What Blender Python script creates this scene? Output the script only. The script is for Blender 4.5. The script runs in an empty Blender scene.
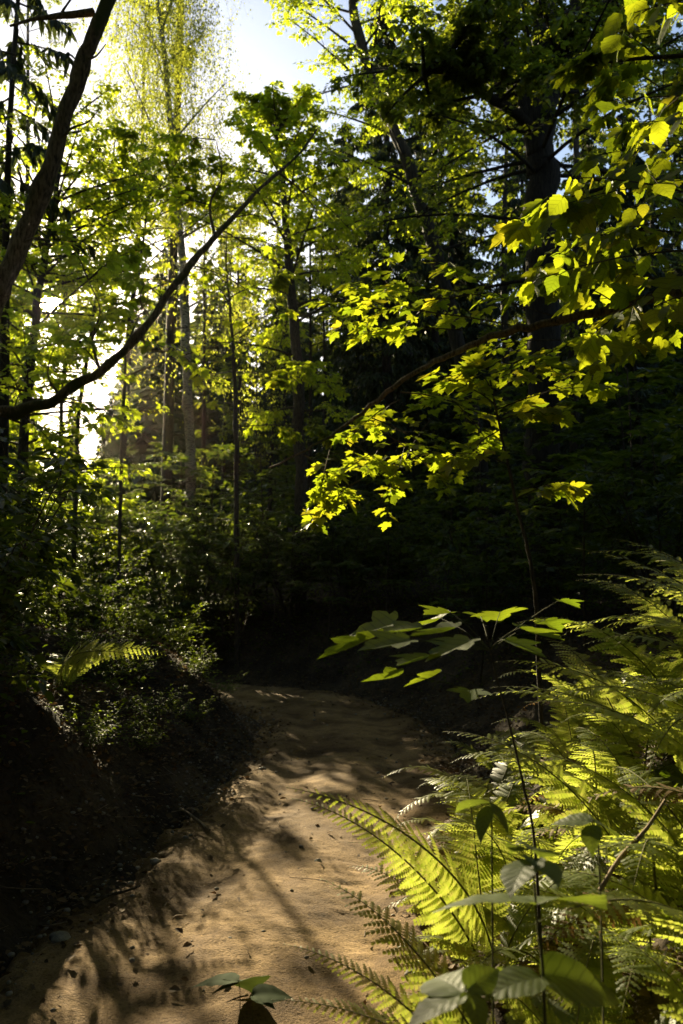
import bpy, math, random
import numpy as np
R = math.radians
rng = np.random.default_rng(11)
random.seed(5)
sc = bpy.context.scene
COL = sc.collection
UP = np.array([0., 0., 1.])

# ------------------------------------------------------------------ camera frame (used only to lay the place out)
CAM = np.array([0., 0., 1.5]); PITCH = R(5.6); F = 28 / 36 * 1024
def at(px, py, d):
    cx = (px - 341.5) / F; cy = (512 - py) / F
    v = np.array([cx, math.cos(PITCH) - math.sin(PITCH) * cy, math.sin(PITCH) + math.cos(PITCH) * cy])
    return CAM + v * (d / v[1])
SUN_EL, SUN_AZ = R(19.1), R(-20.8)
S_ = np.array([math.sin(SUN_AZ) * math.cos(SUN_EL), math.cos(SUN_AZ) * math.cos(SUN_EL), math.sin(SUN_EL)])
U_ = np.array([math.cos(SUN_AZ), -math.sin(SUN_AZ), 0.])
V_ = np.cross(U_, S_); V_ = V_ if V_[2] > 0 else -V_

# ------------------------------------------------------------------ noise
def _h(ix, iy, s):
    n = (ix.astype(np.int64) * 374761393 + iy.astype(np.int64) * 668265263 + s * 974711) & 0x7fffffff
    n = ((n ^ (n >> 13)) * 1274126177) & 0x7fffffff
    n = n ^ (n >> 16)
    return (n & 0xffff) / 65535.0
def vn(x, y, s=0):
    x = np.asarray(x, float); y = np.asarray(y, float)
    ix = np.floor(x); iy = np.floor(y); fx = x - ix; fy = y - iy
    fx = fx * fx * (3 - 2 * fx); fy = fy * fy * (3 - 2 * fy)
    a = _h(ix, iy, s); b = _h(ix + 1, iy, s); c = _h(ix, iy + 1, s); d = _h(ix + 1, iy + 1, s)
    return (a + (b - a) * fx) * (1 - fy) + (c + (d - c) * fx) * fy
def fbm(x, y, s=0, o=4):
    t = 0; a = .5
    for i in range(o):
        t = t + a * vn(x * 2**i, y * 2**i, s + i * 7); a *= .5
    return t
def sst(a, b, x):
    t = np.clip((x - a) / (b - a), 0, 1); return t * t * (3 - 2 * t)

# ------------------------------------------------------------------ terrain
PATH = np.array([(-.75, -7), (-.6, -3), (-.45, 0), (-.42, 2.9), (-.33, 3.9), (-.15, 5), (.03, 6.5), (.08, 8), (-.02, 9.3), (-.4, 10.5),
                 (-1.2, 11.5), (-2.4, 12.2), (-4.0, 12.6), (-7, 12.9), (-12, 13.2), (-20, 13)], float)
def smooth_poly(P, n):
    P = np.asarray(P, float); k = len(P)
    Q = np.vstack([2 * P[0] - P[1], P, 2 * P[-1] - P[-2]])
    t = np.linspace(0, k - 1 - 1e-9, n); i = t.astype(int); f = (t - i)[:, None]
    a, b, c, d = Q[i], Q[i + 1], Q[i + 2], Q[i + 3]
    return .5 * ((2 * b) + (c - a) * f + (2 * a - 5 * b + 4 * c - d) * f**2 + (3 * b - a - 3 * c + d) * f**3)
PP = smooth_poly(PATH, 90)
def pdist(x, y):
    x = np.asarray(x, float); y = np.asarray(y, float)
    best = np.full(x.shape, 1e9); side = np.zeros(x.shape)
    for a, b in zip(PP[:-1], PP[1:]):
        d = b - a; L = d @ d
        t = np.clip(((x - a[0]) * d[0] + (y - a[1]) * d[1]) / L, 0, 1)
        ex = x - a[0] - t * d[0]; ey = y - a[1] - t * d[1]
        q = ex * ex + ey * ey; m = q < best
        best = np.where(m, q, best)
        side = np.where(m, np.sign(d[0] * ey - d[1] * ex), side)
    return np.sqrt(best), side
def base_h(x, y):
    x = np.asarray(x, float); y = np.asarray(y, float)
    d, s = pdist(x, y)
    hb = 1.05 - .38 * sst(4.6, 6.0, y) + .35 * sst(7.0, 8.2, y) - .80 * sst(8.2, 9.9, y)
    left = hb * sst(.85, 2.05, d + .35 * (fbm(x * 1.1, y * 1.1, 3) - .5)) + .10 * np.clip(d - 2.2, 0, 12) + .25 * sst(.9, 1.6, d) * (fbm(x * .9, y * .9, 31) - .5)
    right = 1.25 * sst(.85, 2.9, d) + 5.0 * (1 - np.exp(-.05 * np.clip(d - 3.0, 0, 400)))
    h = np.where(s > 0, left, right)
    h = h + .10 * (fbm(x * 1.7, y * 1.7, 9) - .5) * sst(.8, 1.5, d) + .9 * (fbm(x * .12, y * .12, 4) - .5) * sst(5, 16, d)
    return h, d, s
def ground_h(x, y):
    h, d, s = base_h(x, y)
    return h - .07 * (1 - sst(.75, 1.15, d + .22 * (fbm(x * 2.6, y * 2.6, 55) - .5)))
def gz(x, y): return float(ground_h(np.array([x]), np.array([y]))[0])

# ------------------------------------------------------------------ mesh builder
class MB:
    def __init__(s): s.v = []; s.n = 0; s.idx = []; s.cnt = []; s.uv = []
    def add(s, V, faces, uv=None):
        V = np.asarray(V, float).reshape(-1, 3)
        for f in faces:
            f = np.asarray(f, np.int64)
            if f.size == 0: continue
            s.idx.append((f + s.n).ravel()); s.cnt.append(np.full(len(f), f.shape[1]))
        s.uv.append(np.zeros((len(V), 3)) if uv is None else np.asarray(uv, float)); s.v.append(V); s.n += len(V)
    def build(s, name, mat, parent=None, origin=(0, 0, 0), smooth=False):
        me = bpy.data.meshes.new(name)
        V = np.vstack(s.v) - np.asarray(origin, float); I = np.concatenate(s.idx); C = np.concatenate(s.cnt)
        me.vertices.add(len(V)); me.vertices.foreach_set('co', V.ravel())
        me.loops.add(len(I)); me.loops.foreach_set('vertex_index', I.astype(np.int32))
        st = np.concatenate([[0], np.cumsum(C)[:-1]])
        me.polygons.add(len(C)); me.polygons.foreach_set('loop_start', st.astype(np.int32))
        a = me.attributes.new('luv', 'FLOAT_VECTOR', 'POINT'); a.data.foreach_set('vector', np.vstack(s.uv).ravel())
        me.update(calc_edges=True)
        if smooth: me.polygons.foreach_set('use_smooth', np.ones(len(C), bool))
        me.materials.append(mat)
        o = bpy.data.objects.new(name, me); COL.objects.link(o)
        if parent is not None: o.parent = parent
        else: o.location = origin
        return o
def tube(mb, pts, rad, sides=9, knob=0., seed=0):
    P = np.asarray(pts, float); n = len(P); r = np.asarray(rad, float) * np.ones(n)
    T = np.gradient(P, axis=0); T /= np.linalg.norm(T, axis=1)[:, None] + 1e-9
    a = np.cross(T[0], [.31, .77, .2]); a /= np.linalg.norm(a); V = []
    ang = np.linspace(0, 2 * math.pi, sides, endpoint=False)
    L = 0
    uv = []
    for i in range(n):
        a = a - T[i] * (a @ T[i]); a /= np.linalg.norm(a) + 1e-9; b = np.cross(T[i], a)
        rr = r[i] * (1 + knob * (vn(ang * 1.3 + seed, np.full(sides, i * .45), 5) - .5) * 2)
        V.append(P[i] + (np.cos(ang) * rr)[:, None] * a + (np.sin(ang) * rr)[:, None] * b)
        L += 0 if i == 0 else np.linalg.norm(P[i] - P[i - 1])
        uv.append(np.stack([ang / 6.283, np.full(sides, L), np.zeros(sides)], 1))
    q = []
    for i in range(n - 1):
        j = np.arange(sides); k = (j + 1) % sides
        q.append(np.stack([i * sides + j, i * sides + k, (i + 1) * sides + k, (i + 1) * sides + j], 1))
    mb.add(np.vstack(V), [np.vstack(q), [list(range((n - 1) * sides, n * sides))]], np.vstack(uv))
def norm(a): return a / (np.linalg.norm(a, axis=-1, keepdims=True) + 1e-9)
def bez(S, M, E, t): t = t[..., None]; return (1 - t)**2 * S + 2 * t * (1 - t) * M + t * t * E
def bezt(S, M, E, t): t = t[..., None]; return norm(2 * (1 - t) * (M - S) + 2 * t * (E - M))
def twig_tubes(mb, C, r0, r1=.25, seg=4, sides=3, cull=False):
    S, M, E = C; r0 = np.asarray(r0) * np.ones(len(S))
    if cull:
        kk = keep((S + E) / 2); S, M, E, r0 = S[kk], M[kk], E[kk], r0[kk]
    k = len(S)
    if k == 0: return
    T = norm(E - S); A = norm(np.cross(T, UP + np.array([.01, .02, 0]))); B = np.cross(T, A)
    V = np.zeros((k, seg + 1, sides, 3)); ang = np.linspace(0, 2 * math.pi, sides, endpoint=False)
    for i in range(seg + 1):
        t = np.full(k, i / seg); P = bez(S, M, E, t); r = r0 * (1 + (r1 - 1) * i / seg)
        for j in range(sides): V[:, i, j] = P + (r * math.cos(ang[j]))[:, None] * A + (r * math.sin(ang[j]))[:, None] * B
    base = (np.arange(k) * (seg + 1) * sides)[:, None]; q = []
    for i in range(seg):
        for j in range(sides):
            jj = (j + 1) % sides
            q.append(base + np.array([[i * sides + j, i * sides + jj, (i + 1) * sides + jj, (i + 1) * sides + j]]))
    mb.add(V.reshape(-1, 3), [np.vstack(q)])
def sub(C, n, t0, t1, lf, ang, flat=.6, droop=.1, taper=.55, absolute=False, lift=.08):
    """n side curves on every curve of C"""
    S, M, E = C; k = len(S)
    t = (t0 + (t1 - t0) * (np.arange(n)[None, :] + rng.random((k, n))) / n)
    S2 = np.repeat(S, n, 0); M2 = np.repeat(M, n, 0); E2 = np.repeat(E, n, 0); t = t.ravel()
    P = bez(S2, M2, E2, t); T = bezt(S2, M2, E2, t); L = np.linalg.norm(E2 - S2, axis=1)
    H = np.cross(T, UP) + rng.normal(0, .15, P.shape); H = norm(H); W = np.cross(H, T)
    side = np.where((np.tile(np.arange(n), k) + np.repeat(rng.integers(0, 2, k), n)) % 2, 1., -1.)
    a = ang + rng.normal(0, .22, len(t))
    D = T * np.cos(a)[:, None] + H * (side * np.sin(a))[:, None] + W * (rng.normal(0, 1, len(t)) * (1 - flat))[:, None]
    D = norm(D)
    l = (lf if absolute else lf * L) * (1 - taper * t) * rng.uniform(.6, 1.2, len(t))
    Ee = P + D * l[:, None] - UP * (droop * l)[:, None]
    Mm = P + D * (l * .5)[:, None] + UP * (lift * l)[:, None]
    return P, Mm, Ee
# ------------------------------------------------------------------ leaves
def T_diamond():   # small pointed leaf folded on its midrib
    V = np.array([(0, 0, 0), (.30, .38, .08), (.2, .72, .05), (0, 1, -.06), (-.2, .72, .05), (-.30, .38, .08)], float)
    return V, [(0, 1, 2, 3), (0, 3, 4, 5)]
def T_small():
    V = np.array([(0, 0, 0), (.33, .5, .07), (0, 1, -.06), (-.33, .5, .07)], float)
    return V, [(0, 1, 2), (0, 2, 3)]
def T_maple(curl=.2):
    h = [(.0, 0), (.14, -.06), (.30, -.03), (.40, .04), (.31, .15), (.46, .22), (.58, .40), (.66, .56), (.50, .55), (.38, .55), (.24, .50),
         (.27, .68), (.24, .80), (.13, .84), (0, 1.06)]
    m = [(0, .80), (0, .5), (0, .25)]
    V = []
    for x, y in h: V.append((x, y, .22 * abs(x) - curl * (y * y * .6 + x * x * .9)))
    nh = len(h)
    for x, y in m: V.append((0, y, -.05 - curl * y * y * .6))
    mid = list(range(nh, nh + 3))
    L0 = len(V)
    for x, y in h[1:-1]: V.append((-x, y, .22 * x - curl * (y * y * .6 + x * x * .9)))
    right = list(range(0, nh)) + mid
    left = [0] + mid[::-1] + [nh - 1] + list(range(L0 + nh - 3, L0 - 1, -1))
    return np.array(V, float), [tuple(right), tuple(left)]
def T_ovate(curl=.25, w=.36, teeth=True, n=11):
    """ovate pointed leaf built of cross strips, saw-toothed edge"""
    V = []; Fq = []
    for i in range(n + 1):
        t = i / n
        x = w * (math.sin(math.pi * min(1, t ** .75)) ** .85) * (1 if t < .93 else .7)
        if teeth and 0 < i < n: x *= 1 + (.09 if i % 2 else -.05)
        if i == n: x = .004
        z = -curl * t * t
        for f in (-1, -.5, 0, .5, 1):
            V.append((x * f, t - (.05 * abs(f) if 0 < i < n else 0), z + .30 * abs(x * f) - .5 * (x * f)**2 + .012 * math.sin(i * 2.1) * abs(f)))
    for i in range(n):
        for j in range(4):
            a = i * 5 + j; Fq.append((a, a + 1, a + 6, a + 5))
    return np.array(V, float), Fq
TM = {'maple2': T_maple(.34), 'maple3': (T_maple(.12)[0] * np.array([.86, 1.06, 1.6]), T_maple()[1]), 'diamond': T_diamond(), 'small': T_small(), 'maple': T_maple(), 'maple_flat': T_maple(.1), 'ovate': T_ovate(), 'ovate_wide': T_ovate(.2, .42)}
def place(mb, tm, P, D, N, size):
    V, Fc = TM[tm]; k = len(P)
    if k == 0: return
    Y = norm(D); N = N - Y * (N * Y).sum(1)[:, None]; Z = norm(N); X = np.cross(Y, Z)
    s = (np.asarray(size) * np.ones(k))[:, None, None]
    W = P[:, None, :] + s * (V[None, :, 0:1] * X[:, None] + V[None, :, 1:2] * Y[:, None] + V[None, :, 2:3] * Z[:, None])
    m = len(V); off = (np.arange(k) * m)[:, None]
    by = {}
    for f in Fc: by.setdefault(len(f), []).append(f)
    fs = []
    for L, lst in by.items(): fs.append(np.vstack([off + np.array([f]) for f in lst]))
    mb.add(W.reshape(-1, 3), fs, np.tile(np.concatenate([V[:, :2], np.zeros((m, 1))], 1), (k, 1)))
def keep(P, on=True):
    """openings in the canopy that let the low sun through to the path, the ferns and the maple"""
    if not on: return np.ones(len(P), bool)
    u = P @ U_; v = P @ V_; s = P @ S_
    win = ((u > .5) & (u < 2.0) & (v > -.7) & (v < .5)) | ((u > .0) & (u < 2.3) & (v > -1.45) & (v < -.55)) | ((u > 1.2) & (u < 3.9) & (v > -1.3) & (v < .9)) | ((u > 1.3) & (u < 3.7) & (v > .2) & (v < 3.2))
    nz = fbm(u * 2.0, v * 5.0, 77, 3)
    pk = np.where(nz > .55, np.where(v < -.5, .75, np.where(v > .2, .12, .4)), np.where(v > -.3, .06, .03))
    k = ~(win & (s > 6.3)) | (rng.random(len(P)) < pk)
    dsun = np.hypot((u - CAM @ U_), (v - CAM @ V_))
    return k & ~((dsun < .13) & (s > 2)) & ~((dsun < .17) & (s > 2) & (rng.random(len(P)) < .5))
def leaves_on(mb, C, n, tm, size, ang=.9, tilt=.35, droop=.3, t0=.12, t1=1., petiole=.25, cull=True, jit=.0):
    S, M, E = C; k = len(S)
    if k == 0: return
    t = (t0 + (t1 - t0) * (np.arange(n)[None, :] + rng.random((k, n))) / n).ravel()
    S2 = np.repeat(S, n, 0); M2 = np.repeat(M, n, 0); E2 = np.repeat(E, n, 0)
    P = bez(S2, M2, E2, t); T = bezt(S2, M2, E2, t)
    H = norm(np.cross(T, UP) + 1e-3); side = np.where(np.tile(np.arange(n), k) % 2, 1., -1.)
    a = ang * (1.15 - .9 * t**3) + rng.normal(0, .3, len(t))
    D = T * np.cos(a)[:, None] + H * (side * np.sin(a))[:, None]
    D[:, 2] -= droop * rng.uniform(.3, 1.7, len(t)); D = norm(D)
    sz = size * rng.uniform(.5, 1.2, len(t))
    P = P + D * (petiole * sz)[:, None] + rng.normal(0, 1, P.shape) * jit
    N = UP + rng.normal(0, tilt, P.shape)
    kp = keep(P, cull); P, D, N, sz = P[kp], D[kp], N[kp], sz[kp]
    if tm == 'maple':
        w = rng.integers(0, 3, len(P))
        for q, nm in enumerate(('maple', 'maple2', 'maple3')): place(mb, nm, P[w == q], D[w == q], N[w == q], sz[w == q])
    else: place(mb, tm, P, D, N, sz)

# ------------------------------------------------------------------ materials
def new_mat(name):
    m = bpy.data.materials.new(name); m.use_nodes = True; nt = m.node_tree
    for n in list(nt.nodes): nt.nodes.remove(n)
    o = nt.nodes.new('ShaderNodeOutputMaterial')
    return m, nt, o
def nd(nt, t, **k):
    n = nt.nodes.new(t)
    for a, b in k.items():
        if a.startswith('i_'): n.inputs[a[2:].replace('_', ' ')].default_value = b
        else: setattr(n, a, b)
    return n
def ramp(nt, src, stops):
    r = nt.nodes.new('ShaderNodeValToRGB'); e = r.color_ramp.elements
    while len(e) > 1: e.remove(e[-1])
    for i, (p, c) in enumerate(stops):
        el = e[0] if i == 0 else e.new(p)
        el.position = p; el.color = (*c, 1)
    nt.links.new(src, r.inputs[0]); return r.outputs[0]
def leaf_mat(name, cols, trans, rough=.42, fac=.5, spec=.4, veins=0):
    m, nt, o = new_mat(name)
    g = nd(nt, 'ShaderNodeNewGeometry')
    c = ramp(nt, g.outputs['Random Per Island'], [(i / max(1, len(cols) - 1), x) for i, x in enumerate(cols)])
    t = ramp(nt, g.outputs['Random Per Island'], [(i / max(1, len(trans) - 1), x) for i, x in enumerate(trans)])
    p = nd(nt, 'ShaderNodeBsdfPrincipled'); p.inputs['Roughness'].default_value = rough; p.inputs['Specular IOR Level'].default_value = spec
    tr = nd(nt, 'ShaderNodeBsdfTranslucent'); mx = nd(nt, 'ShaderNodeMixShader'); mx.inputs[0].default_value = fac
    if veins:
        at_ = nd(nt, 'ShaderNodeAttribute', attribute_name='luv'); sx = nd(nt, 'ShaderNodeSeparateXYZ'); nt.links.new(at_.outputs['Vector'], sx.inputs[0])
        ab = nd(nt, 'ShaderNodeMath', operation='ABSOLUTE'); nt.links.new(sx.outputs[0], ab.inputs[0])
        m1 = nd(nt, 'ShaderNodeMath', operation='MULTIPLY_ADD'); nt.links.new(ab.outputs[0], m1.inputs[0]); m1.inputs[1].default_value = -.75; nt.links.new(sx.outputs[1], m1.inputs[2])
        m2 = nd(nt, 'ShaderNodeMath', operation='PINGPONG'); nt.links.new(m1.outputs[0], m2.inputs[0]); m2.inputs[1].default_value = .5 / veins
        m3 = nd(nt, 'ShaderNodeMath', operation='MULTIPLY'); nt.links.new(m2.outputs[0], m3.inputs[0]); m3.inputs[1].default_value = 2 * veins
        mn = nd(nt, 'ShaderNodeMath', operation='MULTIPLY'); nt.links.new(ab.outputs[0], mn.inputs[0]); mn.inputs[1].default_value = 22
        m4 = nd(nt, 'ShaderNodeMath', operation='MINIMUM'); nt.links.new(m3.outputs[0], m4.inputs[0]); nt.links.new(mn.outputs[0], m4.inputs[1])
        vr = ramp(nt, m4.outputs[0], [(0, (.60, .60, .60)), (.25, (1, 1, 1))])
        def mul(x):
            q = nd(nt, 'ShaderNodeMix', data_type='RGBA', blend_type='MULTIPLY'); q.inputs[0].default_value = 1
            nt.links.new(x, q.inputs[6]); nt.links.new(vr, q.inputs[7]); return q.outputs[2]
        c = mul(c); t = mul(t)
        bp = nd(nt, 'ShaderNodeBump'); bp.inputs['Strength'].default_value = .22; bp.inputs['Distance'].default_value = .003
        nt.links.new(m4.outputs[0], bp.inputs['Height']); nt.links.new(bp.outputs[0], p.inputs['Normal'])
    nt.links.new(c, p.inputs['Base Color']); nt.links.new(t, tr.inputs[0])
    nt.links.new(p.outputs[0], mx.inputs[1]); nt.links.new(tr.outputs[0], mx.inputs[2]); nt.links.new(mx.outputs[0], o.inputs[0])
    return m
def bark_mat(name, c0, c1, sc_=(9, 9, 1.6), bump=.6, bands=False, moss=None):
    m, nt, o = new_mat(name)
    tc = nd(nt, 'ShaderNodeTexCoord'); mp = nd(nt, 'ShaderNodeMapping'); mp.inputs['Scale'].default_value = sc_
    nt.links.new(tc.outputs['Object'], mp.inputs[0])
    n1 = nd(nt, 'ShaderNodeTexNoise'); n1.inputs['Scale'].default_value = 2.2; n1.inputs['Detail'].default_value = 7; n1.inputs['Roughness'].default_value = .65
    nt.links.new(mp.outputs[0], n1.inputs[0])
    c = ramp(nt, n1.outputs[0], [(.36, c0), (.62, c1)] if not bands else [(.40, (.02, .018, .015)), (.47, c0), (.7, c1)])
    if moss:
        n2 = nd(nt, 'ShaderNodeTexNoise'); n2.inputs['Scale'].default_value = 2.5; n2.inputs['Detail'].default_value = 5
        nt.links.new(tc.outputs['Object'], n2.inputs[0])
        f = ramp(nt, n2.outputs[0], [(.52, (0, 0, 0)), (.62, (1, 1, 1))])
        q = nd(nt, 'ShaderNodeMix', data_type='RGBA'); nt.links.new(f, q.inputs[0]); nt.links.new(c, q.inputs[6]); q.inputs[7].default_value = (*moss, 1); c = q.outputs[2]
    p = nd(nt, 'ShaderNodeBsdfPrincipled'); p.inputs['Roughness'].default_value = .85; p.inputs['Specular IOR Level'].default_value = .25
    nt.links.new(c, p.inputs['Base Color'])
    b = nd(nt, 'ShaderNodeBump'); b.inputs['Strength'].default_value = bump; b.inputs['Distance'].default_value = .02
    nt.links.new(n1.outputs[0], b.inputs['Height']); nt.links.new(b.outputs[0], p.inputs['Normal'])
    nt.links.new(p.outputs[0], o.inputs[0]); return m
def soil_mat(name, cols, scale, bump, dist, fine):
    m, nt, o = new_mat(name)
    tc = nd(nt, 'ShaderNodeTexCoord')
    n1 = nd(nt, 'ShaderNodeTexNoise'); n1.inputs['Scale'].default_value = scale; n1.inputs['Detail'].default_value = 9; n1.inputs['Roughness'].default_value = .66
    n2 = nd(nt, 'ShaderNodeTexNoise'); n2.inputs['Scale'].default_value = fine; n2.inputs['Detail'].default_value = 6; n2.inputs['Roughness'].default_value = .7
    n3 = nd(nt, 'ShaderNodeTexVoronoi'); n3.inputs['Scale'].default_value = fine * 1.6
    for n in (n1, n2, n3): nt.links.new(tc.outputs['Object'], n.inputs['Vector'])
    k = len(cols)
    c = ramp(nt, n1.outputs[0], [(.32 + .36 * i / (k - 1), x) for i, x in enumerate(cols)])
    sp = ramp(nt, n2.outputs[0], [(.36, (.38, .34, .30)), (.48, (1, 1, 1)), (.66, (1.2, 1.2, 1.18))])
    n4 = nd(nt, 'ShaderNodeTexNoise'); n4.inputs['Scale'].default_value = scale * .42; n4.inputs['Detail'].default_value = 4; nt.links.new(tc.outputs['Object'], n4.inputs['Vector'])
    dm = ramp(nt, n4.outputs[0], [(.40, (.55, .52, .50)), (.56, (1, 1, 1))])
    q0 = nd(nt, 'ShaderNodeMix', data_type='RGBA', blend_type='MULTIPLY'); q0.inputs[0].default_value = 1; nt.links.new(c, q0.inputs[6]); nt.links.new(dm, q0.inputs[7]); c = q0.outputs[2]
    q = nd(nt, 'ShaderNodeMix', data_type='RGBA', blend_type='MULTIPLY'); q.inputs[0].default_value = .8
    nt.links.new(c, q.inputs[6]); nt.links.new(sp, q.inputs[7])
    p = nd(nt, 'ShaderNodeBsdfPrincipled'); p.inputs['Roughness'].default_value = .93; p.inputs['Specular IOR Level'].default_value = .2
    nt.links.new(q.outputs[2], p.inputs['Base Color'])
    ad = nd(nt, 'ShaderNodeMath', operation='MULTIPLY_ADD'); nt.links.new(n3.outputs[0], ad.inputs[0]); ad.inputs[1].default_value = .35; nt.links.new(n2.outputs[0], ad.inputs[2])
    b = nd(nt, 'ShaderNodeBump'); b.inputs['Strength'].default_value = bump; b.inputs['Distance'].default_value = dist
    nt.links.new(ad.outputs[0], b.inputs['Height']); nt.links.new(b.outputs[0], p.inputs['Normal'])
    nt.links.new(p.outputs[0], o.inputs[0]); return m
M = {}
M['maple'] = leaf_mat('maple_leaf', [(.045, .075, .010), (.08, .10, .016)], [(.26, .36, .012), (.42, .50, .014), (.54, .58, .016), (.36, .46, .014), (.58, .52, .02)], .5, .55, .25, veins=5)
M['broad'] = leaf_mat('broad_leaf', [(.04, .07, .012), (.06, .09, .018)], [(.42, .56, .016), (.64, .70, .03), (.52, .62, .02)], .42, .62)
M['seedling'] = leaf_mat('seedling_leaf', [(.05, .08, .015), (.065, .095, .02)], [(.22, .32, .014), (.34, .42, .02)], .5, .45, .25, veins=5)
M['dull'] = leaf_mat('dusty_leaf', [(.030, .048, .018), (.04, .06, .022)], [(.05, .07, .012), (.07, .09, .015)], .85, .3, .08)  # path seedlings: shade put into the leaf colour by darkening it
M['oak'] = leaf_mat('oak_leaf', [(.04, .065, .012), (.06, .085, .016)], [(.26, .33, .016), (.38, .42, .02)], .45, .45)
M['birch'] = leaf_mat('birch_leaf', [(.055, .085, .02), (.075, .10, .03)], [(.50, .56, .04), (.64, .66, .06)], .45, .5)
M['shade'] = leaf_mat('understorey_leaf', [(.022, .042, .008), (.042, .062, .013)], [(.12, .18, .010), (.24, .29, .016)], .42, .38, .35)  # leaf colour lowered to deepen the shade among bushes and saplings
M['spruce'] = leaf_mat('spruce_needles', [(.018, .030, .012), (.03, .042, .015)], [(.05, .07, .015), (.08, .10, .02)], .55, .25, .25)
M['fern'] = leaf_mat('fern_frond', [(.08, .11, .028), (.11, .135, .045)], [(.38, .48, .04), (.58, .62, .09), (.46, .54, .06), (.62, .60, .12)], .46, .52, .32)
M['herb'] = leaf_mat('herb_leaf', [(.075, .105, .035), (.10, .13, .05)], [(.24, .33, .03), (.32, .39, .04)], .5, .40, .28, veins=7)
M['grass'] = leaf_mat('grass_blade', [(.07, .11, .015), (.10, .12, .02)], [(.50, .60, .02), (.62, .64, .03)], .4, .6, .4)
M['ivy'] = leaf_mat('bank_leaf', [(.045, .065, .015), (.07, .085, .02)], [(.16, .24, .010), (.27, .33, .016)], .6, .40, .18)
M['deadfrond'] = leaf_mat('withered_frond', [(.12, .075, .03), (.18, .11, .05)], [(.20, .11, .03), (.28, .17, .06)], .7, .35, .2)
M['litter'] = leaf_mat('dead_leaf', [(.09, .055, .03), (.16, .10, .05), (.06, .04, .025), (.22, .15, .08)], [(.10, .05, .02), (.16, .09, .03)], .8, .15, .2)
M['bark'] = bark_mat('grey_brown_bark', (.02, .016, .012), (.085, .065, .045), (24, 24, 5), .9)
M['bark_moss'] = bark_mat('mossy_bark', (.05, .036, .022), (.25, .175, .105), (22, 22, 6), 1., moss=(.07, .075, .02))
M['bark_dark'] = bark_mat('dark_bark', (.012, .009, .006), (.045, .034, .022), (18, 18, 3), .9)
M['birchbark'] = bark_mat('birch_bark', (.16, .14, .11), (.34, .31, .26), (6, 6, 26), .3, bands=True)
M['twig'] = bark_mat('twig_bark', (.03, .022, .015), (.08, .06, .04), (20, 20, 20), .2)
M['stem'] = bark_mat('green_stem', (.05, .055, .02), (.09, .085, .03), (20, 20, 20), .1)
M['rachis'] = bark_mat('fern_stalk', (.08, .08, .025), (.13, .12, .04), (20, 20, 20), .1)
M['wood'] = bark_mat('dead_wood', (.12, .08, .05), (.30, .22, .14), (14, 14, 3), .5)
M['stone'] = bark_mat('field_stone', (.14, .12, .10), (.30, .27, .23), (8, 8, 8), .5)
M['path'] = soil_mat('sandy_dirt', [(.105, .062, .028), (.20, .124, .057), (.32, .21, .10), (.165, .104, .05)], 2.6, .8, .010, 75)
M['ground'] = soil_mat('forest_soil', [(.035, .026, .018), (.07, .05, .032), (.11, .08, .05)], 3.2, .9, .03, 26)

# ------------------------------------------------------------------ object helpers
def tag(o, label=None, cat=None, group=None, kind=None):
    if label: o['label'] = label
    if cat: o['category'] = cat
    if group: o['group'] = group
    if kind: o['kind'] = kind
    return o
def thing(name, loc, label, cat, group=None, rz=0):
    o = bpy.data.objects.new(name, None); COL.objects.link(o); o.location = loc; o.rotation_euler = (0, 0, rz); o.empty_display_size = .2
    return tag(o, label, cat, group)
def copy_tree(o, parent=None):
    c = o.copy(); COL.objects.link(c)
    if parent is not None: c.parent = parent
    for ch in list(o.children): copy_tree(ch, c)
    return c
def one(S, M_, E_): return np.array([S], float), np.array([M_], float), np.array([E_], float)
def cat(*Cs): return tuple(np.vstack([c[i] for c in Cs]) for i in range(3))

# ------------------------------------------------------------------ ground and path
def axis(lo, hi, fine, far, step):
    a = np.arange(lo, hi + 1e-6, step)
    g = []; x = 0; s = step
    while x < far: s *= 1.16; x += s; g.append(x)
    g = np.array(g)
    return np.concatenate([lo - g[::-1], a, hi + g])
gx = axis(-4.6, 4.6, 0, 420, .07); gy = axis(.6, 13.6, 0, 420, .07)
X, Y = np.meshgrid(gx, gy); sh = X.shape; Z = ground_h(X.ravel(), Y.ravel())
dd, _ = pdist(X.ravel(), Y.ravel())
near = (np.abs(X.ravel()) < 6) & (Y.ravel() < 15)
Z = Z + np.where(near, sst(.8, 1.4, dd) * .10 * (fbm(X.ravel() * 6, Y.ravel() * 6, 15) - .5), 0)
mb = MB(); i = np.arange(sh[0] - 1)[:, None] * sh[1] + np.arange(sh[1] - 1)[None]; i = i.ravel()
mb.add(np.stack([X.ravel(), Y.ravel(), Z], 1), [np.stack([i, i + 1, i + sh[1] + 1, i + sh[1]], 1)])
tag(mb.build('ground', M['ground'], smooth=True), kind='structure')
PC = smooth_poly(PATH[2:], 900); tg = np.gradient(PC, axis=0); tg /= np.linalg.norm(tg, axis=1)[:, None]; nn = np.stack([-tg[:, 1], tg[:, 0]], 1)
w = np.arange(-1.35, 1.36, .025); sh = (len(PC), len(w))
X = PC[:, 0:1] + nn[:, 0:1] * w; Y = PC[:, 1:2] + nn[:, 1:2] * w; W = np.tile(w, (len(PC), 1))
edge = np.abs(W) + .42 * (fbm(X * 1.6, Y * 1.6, 21) - .5) + .22 * (fbm(X * 6, Y * 6, 5) - .5) + .10 * (vn(X * 23, Y * 23, 6) - .5)
Z = .0 + .03 * (fbm(X * 2.2, Y * 2.2, 8) - .5) + .015 * (fbm(X * 11, Y * 11, 13, 5) - .5) + .012 * (fbm(X * 31, Y * 31, 19, 3) - .45)
for cc in (-.42, .40):
    Z -= .035 * np.exp(-((W - cc + .05 * (vn(Y * .8, X * 0, 3) - .5)) / .16)**2)
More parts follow.
